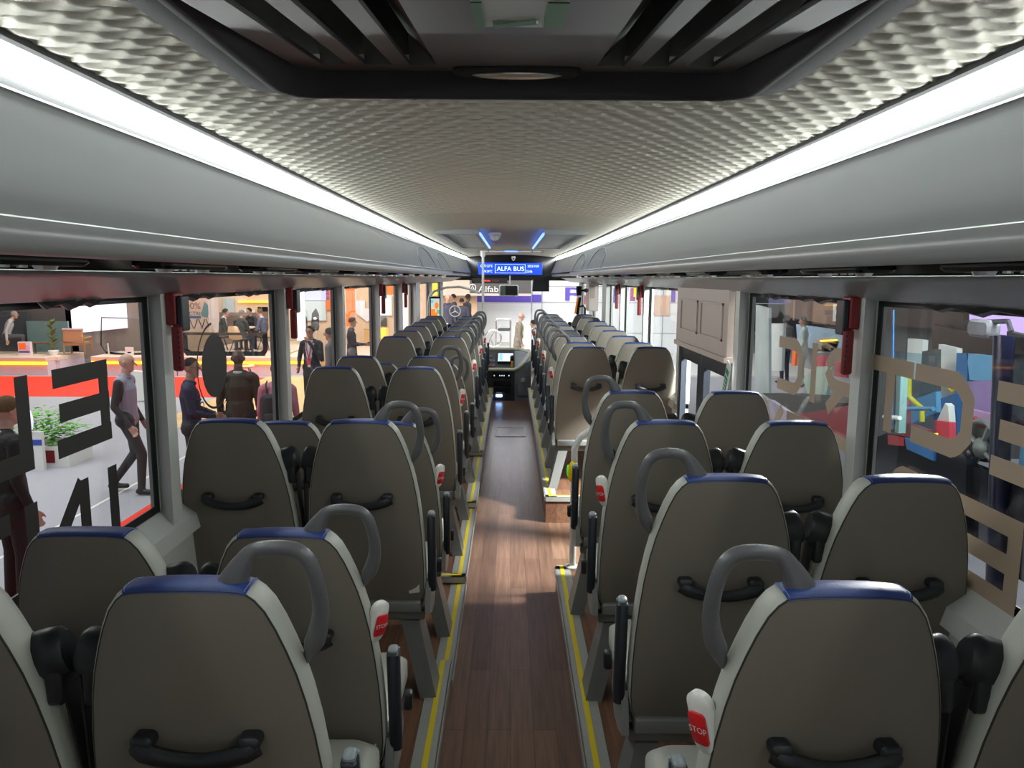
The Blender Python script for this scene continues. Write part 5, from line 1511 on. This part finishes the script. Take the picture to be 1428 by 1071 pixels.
# dark fascia with the builder's name
fa = thing('booth_fascia', 'dark fascia sign lettered Alfabus with a round emblem', 'sign', at_y(700, 415, 25.5))
def fr_(u, v): q_ = at_y(u, v, 25.5); return q_.x-fa.location.x, q_.z-fa.location.z
x0, z0 = fr_(655, 409); x1, z1 = fr_(741, 380)
MB().box((x0, 0, z0), (x1, .2, z1)).build('panel', mat('fascia_dark', (.085, .08, .085), .5, var=.05), fa)
x2, z2 = fr_(600, 412); MB().box((x2, -.05, z2), (x1, .3, z0)).build('cream_edge', mat('fascia_cream', (.55, .48, .44), .5, var=.03), fa)
x3, _ = fr_(657, 409); MB().box((x2, .02, z0), (x0, .2, z1)).build('beige_panel', mat('fascia_beige', (.58, .46, .38), .6, var=.04), fa)
m = MB(); tx0, tz = fr_(667, 403.5); put_text(m, 'Alfabus', .27, face_cam((tx0, -.01, tz)), sx=1.25, align='LEFT'); m.build('lettering', M_WHITEP, fa)
m = MB(); cx_, cz_ = fr_(659, 401)
m.tube([(cx_+.11*math.cos(2*PI*k/20), -.01, cz_+.11*math.sin(2*PI*k/20)) for k in range(21)], .016, 6, cap=False)
m.tube([(cx_-.05, -.01, cz_-.07), (cx_, -.01, cz_+.08), (cx_+.05, -.01, cz_-.07)], .016, 6); m.build('emblem', M_WHITEP, fa)
# round three-spoke emblem on the windscreen
e_ = thing('windscreen_emblem', 'white ring with three spokes stuck on the windscreen, front left', 'emblem', at_y(634.5, 434, 13.95))
m = MB(); m.tube([(.10*math.cos(2*PI*k/24), 0, .10*math.sin(2*PI*k/24)) for k in range(25)], .010, 6, cap=False)
for a in (90, 210, 330): m.tube([(0, 0, 0), (.095*math.cos(math.radians(a)), 0, .095*math.sin(math.radians(a)))], [.012, .005], 6)
m.build('ring', M_WHITEP, e_)
# people ahead of the bus
ZP = -.50
flat('floor_front_stage', -5.5, -1.3, 21.5, 26.5, M_STAGET, h=.45)
def front_p(u, v, y, lab, f, sk, hair, hs, top, **kw):
    q_ = at_y(u, v, y); person(lab, (q_.x, y, ZP), f, q_.z-ZP, sk, hair, hs, top, pants=(.03, .03, .04), voxel=.016, coat=True, **kw)
front_p(624, 411.5, 23.2, 'bald man in navy suit in the group ahead, front left', -160, 'pale', (.1, .1, .1), 'bald', (.05, .05, .085))
front_p(615.5, 411, 23.8, 'man in beige coat at the left of the group ahead', 150, 'pale', (.2, .17, .13), 'short', (.36, .30, .24))
front_p(633, 411, 24.4, 'dark haired person in black behind the bald navy suited man', 100, 'tan', (.02, .02, .02), 'short', (.03, .03, .035))
front_p(644, 417, 23.4, 'person in navy jacket with dark hair seen from behind, front left', 10, 'tan', (.03, .025, .02), 'short', (.045, .045, .07))
front_p(652, 411, 24.0, 'man in black jacket with orange trim, right of the group ahead', -60, 'dark', (.02, .02, .02), 'short', (.025, .025, .03), sleeve=(.03, .03, .035))
p = stand_at(723, 436.5, 1.72); 
person('elderly bald man in beige jacket walking past the windscreen', p, -80, 1.72, 'pale', (.5, .5, .5), 'bald', (.22, .19, .155), pants=(.24, .21, .18), shirt=(.7, .7, .72), coat=True, voxel=.011, lean=.08, lanyard=(.6, .5, .05))
p = at_y(753, 460, 20.2); p.z = GZ
person('person in dark jacket bending beside the elderly man', p, 60, 1.60, 'tan', (.02, .02, .02), 'short', (.035, .035, .045), pants=(.03, .03, .04), voxel=.014, lean=.3)
# chrome frame seat and cable reel on the booth floor
ch = thing('frame_chair', 'chrome framed grey folding seat standing by the white booth wall', 'chair', at_y(702, 482, 25.3)); ch.location.z = GZ+.05
yv = ch.location.y; k_ = yv/F_PX; GZ_ = ch.location.z
W_ = 20*k_*.5; zt_ = at_y(702, 445, yv).z-GZ_; zs_ = at_y(702, 458, yv).z-GZ_; zf_ = at_y(702, 477, yv).z-GZ_
for sx in (-1, 1):
    MB().tube([(sx*W_, 0, 0), (sx*W_, 0, zt_-.05), (sx*W_*.9, 0, zt_), (0, 0, zt_)], .035, 8).build('frame_tube', M_CHROME, ch)
    MB().tube([(sx*W_, -.4, 0), (sx*W_, -.4, zs_)], .03, 8).build('leg', M_CHROME, ch)
MB().rbox((-W_, -.42, zs_-.06), (W_, .0, zs_+.02), .03, axis=2).build('seat', M_TRIMG, ch)
MB().box((-W_*1.1, -.3, zf_-.1), (W_*1.1, .0, zf_)).build('foot_bar', M_POLE, ch)
cr = thing('wheelchair_wheel', 'thin silver wheel frame standing left of the chrome seat', 'wheel', at_y(688, 476, 24.6)); cr.location.z = GZ+.05
zw = at_y(688, 472, 24.6).z-cr.location.z
MB().tube([(.26*math.cos(2*PI*k/20), 0, zw+.28*math.sin(2*PI*k/20)) for k in range(21)], .03, 6, cap=False).build('rim', M_CHROME, cr)
MB().tube([(-.25, 0, 0), (-.1, 0, zw), (.22, 0, zw+.45)], .025, 6).build('arm', M_CHROME, cr)
MB().tube([(.2, 0, 0), (-.1, 0, zw)], .025, 6).build('arm', M_CHROME, cr)
flat('floor_booth', -3.0, 9.0, 20.6, 27.0, mat('booth_floor_pale', (.72, .72, .70), .35, var=.04), h=.05)

# ------------------------------------------------------------------ right of the bus: neighbouring vehicle
M_NBLACK = mat('vehicle_black', (.012, .013, .018), .12, var=.15, coat=.4)
M_NBLUE = mat('vehicle_blue', (.03, .13, .33), .25, var=.08, coat=.3)
M_NSKY = mat('vehicle_sky_blue', (.12, .33, .55), .35, var=.08)
M_NPURP = mat('vehicle_purple', (.27, .17, .38), .25, var=.06, coat=.4)
M_NRED = mat('vehicle_red', (.30, .02, .03), .35, var=.08, coat=.2)
M_NPINK = mat('vehicle_pinkred', (.62, .06, .10), .5, var=.05)
M_NWHITE = mat('vehicle_white', (.66, .72, .71), .3, var=.03)
M_NMINT = mat('vehicle_mint', (.42, .58, .50), .4, var=.03)
M_NBROWN = mat('vehicle_ceiling_brown', (.045, .032, .028), .6, var=.35, vscale=1.6)
M_NRAIL = mat('rail_yellow', (.80, .62, .0), .35, var=.03)
nb = thing('neighbour_bus', 'blue and purple bus with open door and yellow rail parked right of ours', 'bus', (0, 0, 0))
def side_poly(name, pts, x, m, d=.06, parent=nb):
    P0 = [at_x(u, v, x) for u, v in pts]; n = len(P0)
    mb = MB(); mb.add(P0 + [q+Vector((d, 0, 0)) for q in P0], [list(range(n)), list(range(n, 2*n))[::-1]] + [(i, (i+1) % n, n+(i+1) % n, n+i) for i in range(n)])
    return mb.build(name, m, parent)
XB = 3.3
side_poly('roof_fascia', [(1200, 410), (1344, 405), (1344, 462), (1200, 450)], XB+1.6, M_NBROWN)
side_poly('ceiling_band', [(1300, 452), (1345, 463), (1400, 468), (1400, 500), (1300, 487)], XB+1.5, M_NBROWN)
side_poly('rear_interior', [(1200, 440), (1344, 440), (1346, 466), (1440, 480), (1440, 640), (1200, 640)], XB+1.9, mat('vehicle_interior_grey', (.09, .095, .10), .6, var=.4, vscale=1.2))
side_poly('white_panel', [(1266, 472), (1287, 474), (1284, 531), (1264, 527)], XB+1.2, M_NWHITE)
side_poly('white_window', [(1309, 480), (1334, 486), (1334, 545), (1307, 540)], XB+1.2, M_NWHITE)
side_poly('white_window', [(1308, 530), (1332, 536), (1318, 562), (1306, 560)], XB+1.15, M_NWHITE)
side_poly('blue_pillar', [(1334, 492), (1350, 493), (1347, 560), (1332, 552)], XB+1.0, M_NBLUE)
side_poly('sky_panel', [(1348, 493), (1390, 497), (1388, 532), (1352, 530)], XB+1.0, M_NSKY)
side_poly('blue_seatback', [(1266, 560), (1304, 546), (1306, 575), (1270, 590)], XB+.9, M_NSKY)
side_poly('blue_wall', [(1300, 560), (1334, 548), (1334, 622), (1304, 612)], XB+.95, M_NBLUE)
side_poly('dark_upper_glass', [(1286, 490), (1304, 487), (1304, 545), (1282, 552)], XB+.95, mat('vehicle_smoke', (.07, .085, .09), .2, var=.3, vscale=2))
side_poly('red_door_panel', [(1252, 535), (1262, 550), (1262, 606), (1252, 604)], XB+.6, M_NRED)
side_poly('red_seat', [(1265, 590), (1292, 600), (1292, 624), (1265, 612)], XB+.6, M_NRED)
side_poly('pink_shell', [(1303, 586), (1324, 589), (1324, 612), (1302, 612)], XB+.7, M_NPINK)
side_poly('grey_seat', [(1318, 562), (1322, 566), (1324, 592), (1306, 588)], XB+.75, M_NWHITE)
side_poly('orange_lamp', [(1295, 604), (1299, 604), (1299, 608), (1295, 608)], XB+.55, M_LEDY)
side_poly('door_edge', [(1250, 510), (1257, 511), (1253, 604), (1246, 602)], XB+.02, M_NMINT)
side_poly('door_post', [(1238, 500), (1249, 500), (1246, 603), (1234, 600)], XB+.01, M_NBLACK)
side_poly('blue_hose', [(1244, 432), (1246, 432), (1244, 598), (1242, 598)], XB-.02, M_NBLUE, .008)
side_poly('door_glass', [(1250, 490), (1304, 495), (1304, 612), (1247, 602)], XB+.0, glass('vehicle_door_glass', (.75, .85, .9), .1), d=.01)
side_poly('lower_skirt', [(1236, 604), (1262, 608), (1340, 628), (1348, 640), (1345, 760), (1200, 700), (1222, 610)], XB, M_NBLACK)
side_poly('red_sill', [(1238, 606), (1261, 611), (1260, 622), (1238, 620)], XB-.02, M_NRED)
side_poly('blue_sill', [(1262, 610), (1302, 630), (1302, 643), (1264, 626)], XB-.02, M_NBLUE)
side_poly('dark_rear_body', [(1336, 640), (1460, 690), (1460, 830), (1336, 760)], XB+.05, M_NBLACK)
side_poly('purple_body', [(1349, 532), (1388, 530), (1380, 580), (1350, 588)], XB+.3, M_NPURP)
side_poly('purple_wheel_arch', [(1349, 570), (1380, 577), (1380, 598), (1350, 590)], XB+.25, mat('vehicle_purple_light', (.40, .28, .48), .3, var=.05))
side_poly('red_wheel_well', [(1350, 580), (1379, 590), (1379, 598), (1351, 590)], XB+.2, M_NRED)
side_poly('dark_dashboard', [(1348, 590), (1380, 599), (1376, 645), (1345, 640)], XB+.2, mat('vehicle_dash', (.03, .036, .034), .5, var=.1))
side_poly('dark_windscreen', [(1404, 462), (1470, 476), (1470, 606), (1400, 606)], XB+.35, M_NBLACK)
side_poly('sky_rear_body', [(1424, 610), (1470, 612), (1470, 690), (1418, 670)], XB+.3, M_NSKY)
c0 = at_x(1401, 430, XB); c1 = at_x(1393, 840, XB)
m = MB(); m.tube([at_x(1400, 468, XB), at_x(1397, 560, XB), at_x(1393, 680, XB), at_x(1388, 840, XB)], .062, 20); m.build('corner_post', mat('vehicle_post', (.004, .006, .022), .28, var=.05, spec=.3), nb, smooth=True)
m = MB(); m.tube([at_x(u, v, XB+.5) for u, v in ((1257, 521), (1268, 531), (1268, 553), (1277, 562), (1286, 569), (1286, 588))], .022, 8); m.build('yellow_rail', M_NRAIL, nb, smooth=True)
m = MB(); m.tube([at_x(u, v, XB+1.0) for u, v in ((1308, 528), (1318, 535), (1328, 544))], .022, 8); m.build('yellow_rail', M_NRAIL, nb, smooth=True)
m = MB(); m.tube([at_x(1254, 570, XB+.4), at_x(1302, 570, XB+.4)], .02, 8); m.build('blue_bar', M_NSKY, nb, smooth=True)
m = MB(); m.tube([at_x(1233, 581, XB-.03), at_x(1255, 583, XB-.03)], .018, 8); m.build('door_handle', M_NWHITE, nb)
# steering wheel behind the glass
q = at_x(1368, 625, XB+.15); m = MB()
m.tube([(q.x, q.y+.20*math.cos(2*PI*k/24), q.z+.20*math.sin(2*PI*k/24)) for k in range(25)], .022, 8, cap=False)
for k in range(4): m.tube([(q.x, q.y, q.z), (q.x, q.y+.2*math.cos(k*1.57+.4), q.z+.2*math.sin(k*1.57+.4))], .02, 6)
m.ellipsoid(tuple(q), (.04, .08, .08)); m.build('steering_wheel', mat('wheel_grey', (.16, .18, .18), .4, .3, var=.2), nb, smooth=True)
# interior mirror and wiper of the purple windscreen
m = MB(); m.tube([at_x(u, v, XB+.1) for u, v in ((1346, 450), (1406, 448), (1410, 462))], .02, 6); m.build('windscreen_edge', M_NBLACK, nb)
m = MB(); mm = at_x(1372, 455, XB+.1); m.rbox((mm.x-.05, mm.y-.13, mm.z-.08), (mm.x+.05, mm.y+.13, mm.z+.05), .04, axis=0); m.build('mirror', mat('mirror_grey', (.10, .105, .12), .4, var=.1), nb)
# big violet screen beyond
def side_thing(name, label, cat, pts, x, m, d=.08):
    o_ = side_poly(name, pts, x, m, d, None); return setp(o_, label, cat)
side_thing('violet_screen', 'large glowing violet screen above the neighbouring bus', 'screen', [(1345, 425), (1470, 425), (1470, 480), (1400, 467), (1345, 462)], 7.0, mat('screen_violet', (.5, .35, .75), .4, var=.02, emit=(.55, .40, .88), estr=.85))
side_thing('white_cabinet', 'white tall cabinet seen left of the man in the second right window', 'cabinet', [(1075, 451), (1093, 451), (1090, 517), (1072, 517)], 6.2, M_NWHITE, .06)
side_thing('blue_white_body', 'pale blue vehicle side behind the tan letter R and hammer', 'vehicle', [(1110, 452), (1180, 462), (1180, 492), (1140, 490), (1112, 478)], 8.0, mat('pale_blue', (.25, .36, .48), .4, var=.1, vscale=1))
side_thing('white_counter', 'white curved counter seen between the tan letters I and R', 'counter', [(1134, 512), (1160, 510), (1152, 552), (1128, 556), (1120, 530)], 6.0, M_NMINT, .06)
side_thing('beige_counter', 'beige counter with orange light line beyond the second right window', 'counter', [(1139, 472), (1170, 476), (1166, 490), (1140, 492)], 8.0, mat('counter_beige', (.55, .46, .36), .5, var=.05), .06)
side_thing('orange_line', 'orange light line on the beige counter', 'lamp', [(1143, 474.5), (1166, 473.5), (1166, 475.5), (1144, 476.5)], 7.95, M_LEDY, .03)
side_thing('red_sofa', 'pink red sofa seen through the mirrored letter R', 'sofa', [(1134, 497), (1180, 494), (1180, 527), (1160, 524), (1136, 508)], 7.4, M_NPINK, .06)
side_thing('red_car_body', 'dark red low body outside beneath the tan letters, second right window', 'vehicle', [(1112, 576), (1128, 575), (1184, 565), (1180, 625), (1120, 590)], 3.6, M_NRED, .1)
side_thing('grey_ramp', 'dark grey ramp on the hall floor below the tan letters', 'ramp', [(1062, 548), (1110, 552), (1165, 562), (1150, 578), (1110, 578), (1075, 557)], 5.0, mat('ramp_grey', (.10, .105, .11), .8, var=.15), .8)
side_thing('pale_kerb', 'pale lilac panel low outside the second right window', 'panel', [(1060, 556), (1075, 558), (1100, 575), (1115, 600), (1060, 600)], 3.5, mat('panel_lilac', (.50, .46, .58), .6, var=.05), .05)
side_thing('white_machine', 'pale machine with hanging tools at the edge of the second right window', 'machine', [(1054, 425), (1072, 430), (1072, 560), (1052, 556)], 5.6, mat('machine_pale', (.42, .50, .50), .4, var=.35, vscale=1.5), .06)
side_thing('orange_post', 'orange post beside the man in the second right window', 'post', [(1105, 488), (1110, 488), (1108, 510), (1104, 510)], 7.0, M_WORANGE, .06)
side_thing('white_sign', 'white sign with two red symbols left of the right hammer', 'sign', [(1162, 424), (1178, 426), (1175, 449), (1161, 448)], 4.6, M_NWHITE, .03)
m = MB()
for v in (430, 441):
    m.tube([at_x(u_, v_, 4.55) for u_, v_ in ((1167, v-3), (1166.5, v+2), (1169, v+4.5), (1171.5, v+2), (1171.5, v-3))], .012, 6)
setp(m.build('red_symbol', mat('symbol_red', (.55, .1, .06), .5, var=.05)), 'red hook symbols on the white sign left of the right hammer', 'sign')
side_thing('brown_rack', 'brown hanging rack of goods high outside the second right window', 'rack', [(1093, 410), (1180, 410), (1180, 456), (1130, 448), (1095, 442)], 9.5, mat('rack_brown', (.16, .10, .08), .7, var=.6, vscale=1.4), .3)
side_thing('dark_hall_wall', 'dark hall wall far behind the vehicles on the right', 'wall', [(1000, 330), (1600, 330), (1700, 640), (1000, 640)], 13.0, mat('hall_dark', (.06, .055, .06), .8, var=.4, vscale=.5), .2)
p = stand_at(1098, 441, 1.76)
person('man in grey jacket and navy trousers standing outside the second right window', p, 35, 1.76, 'dark', (.015, .014, .015), top=(.11, .10, .11), sleeve=(.05, .045, .05), pants=(.018, .022, .055), voxel=.014)
p = stand_at(1122, 443, 1.76)
person('person in pale teal jacket outside the second right window, right of the white cabinet', p, 60, 1.76, 'tan', (.1, .09, .08), top=(.36, .46, .45), pants=(.40, .50, .48), coat=True, voxel=.014)
# blue booth fronts beyond the front right windows keep the white wall
side_thing('white_booth_side', 'white booth side wall seen through the front right windows', 'wall', [(905, 395), (945, 395), (945, 520), (905, 520)], 7.5, mat('booth_side_white', (.74, .79, .80), .6, var=.04), .1)
# ------------------------------------------------------------------ light
w = bpy.data.worlds.new('hall_air'); SC.world = w; w.use_nodes = True
bg = w.node_tree.nodes['Background']; bg.inputs[0].default_value = (0.78, 0.80, 0.84, 1); bg.inputs[1].default_value = 0.30
def area(name, loc, target, sx, sy, power, col=(1, 1, 1), spread=PI):
    l = bpy.data.lights.new(name, 'AREA'); l.shape = 'RECTANGLE'; l.size = sx; l.size_y = sy; l.energy = power; l.color = col
    l.spread = spread
    o = bpy.data.objects.new(name, l); COL.objects.link(o); o.location = loc
    d = Vector(target)-Vector(loc); o.rotation_euler = d.to_track_quat('-Z', 'Y').to_euler()
    return o
def spot(name, loc, target, power, angle, col=(1, 1, 1), soft=0.1):
    l = bpy.data.lights.new(name, 'SPOT'); l.energy = power; l.spot_size = math.radians(angle); l.spot_blend = .3; l.color = col; l.shadow_soft_size = soft
    o = bpy.data.objects.new(name, l); COL.objects.link(o); o.location = loc
    d = Vector(target)-Vector(loc); o.rotation_euler = d.to_track_quat('-Z', 'Y').to_euler()
    return o
area('hall_lamps_left', (-7, 9, 6.0), (-6, 11, 0), 9, 9, 880, (1, .97, .95))
area('hall_lamps_far_left', (-7, 19, 6.0), (-6, 22, 0), 12, 6, 1500, (1, .9, .8))
area('hall_lamps_front', (2, 18.5, 6.0), (1, 26, 1), 12, 6, 760, (1, 1, 1))
area('added_fill_windscreen', (0.2, 18.0, 2.55), (0, 8.5, 0.2), 4.0, 1.6, 45, (1, .98, .97), math.radians(120))  # unseen fill added ahead of the windscreen to brighten the aisle floor
area('hall_lamps_right', (5.5, 6.5, 5.5), (5.5, 7.0, 0), 5, 8, 230, (.95, .98, 1))
spot('hall_spot_right', (2.45, 4.25, 2.2), (0.2, 5.0, 0.2), 2400, 52, (1, .99, .98), .2)
area('added_fill_seat_backs', (3.3, 4.4, 2.3), (1.0, 8.6, 1.2), 1.2, .8, 150, (.97, 1, .97), math.radians(110))  # unseen fill added outside the right windows to brighten the forward seat backs
spot('hall_spot_right_rear', (4.2, 7.8, 3.6), (.9, 1.7, 1.2), 3200, 34, (1, .98, .97), .3)

SC.view_settings.view_transform = 'Standard'
SC.view_settings.look = 'None'
SC.view_settings.exposure = 0.0
SC.view_settings.gamma = 1.0
c = SC.cycles
c.use_denoising = True
c.max_bounces = 7; c.diffuse_bounces = 3; c.glossy_bounces = 3; c.transmission_bounces = 4; c.transparent_max_bounces = 16
c.sample_clamp_indirect = 6.0
c.caustics_reflective = False; c.caustics_refractive = False
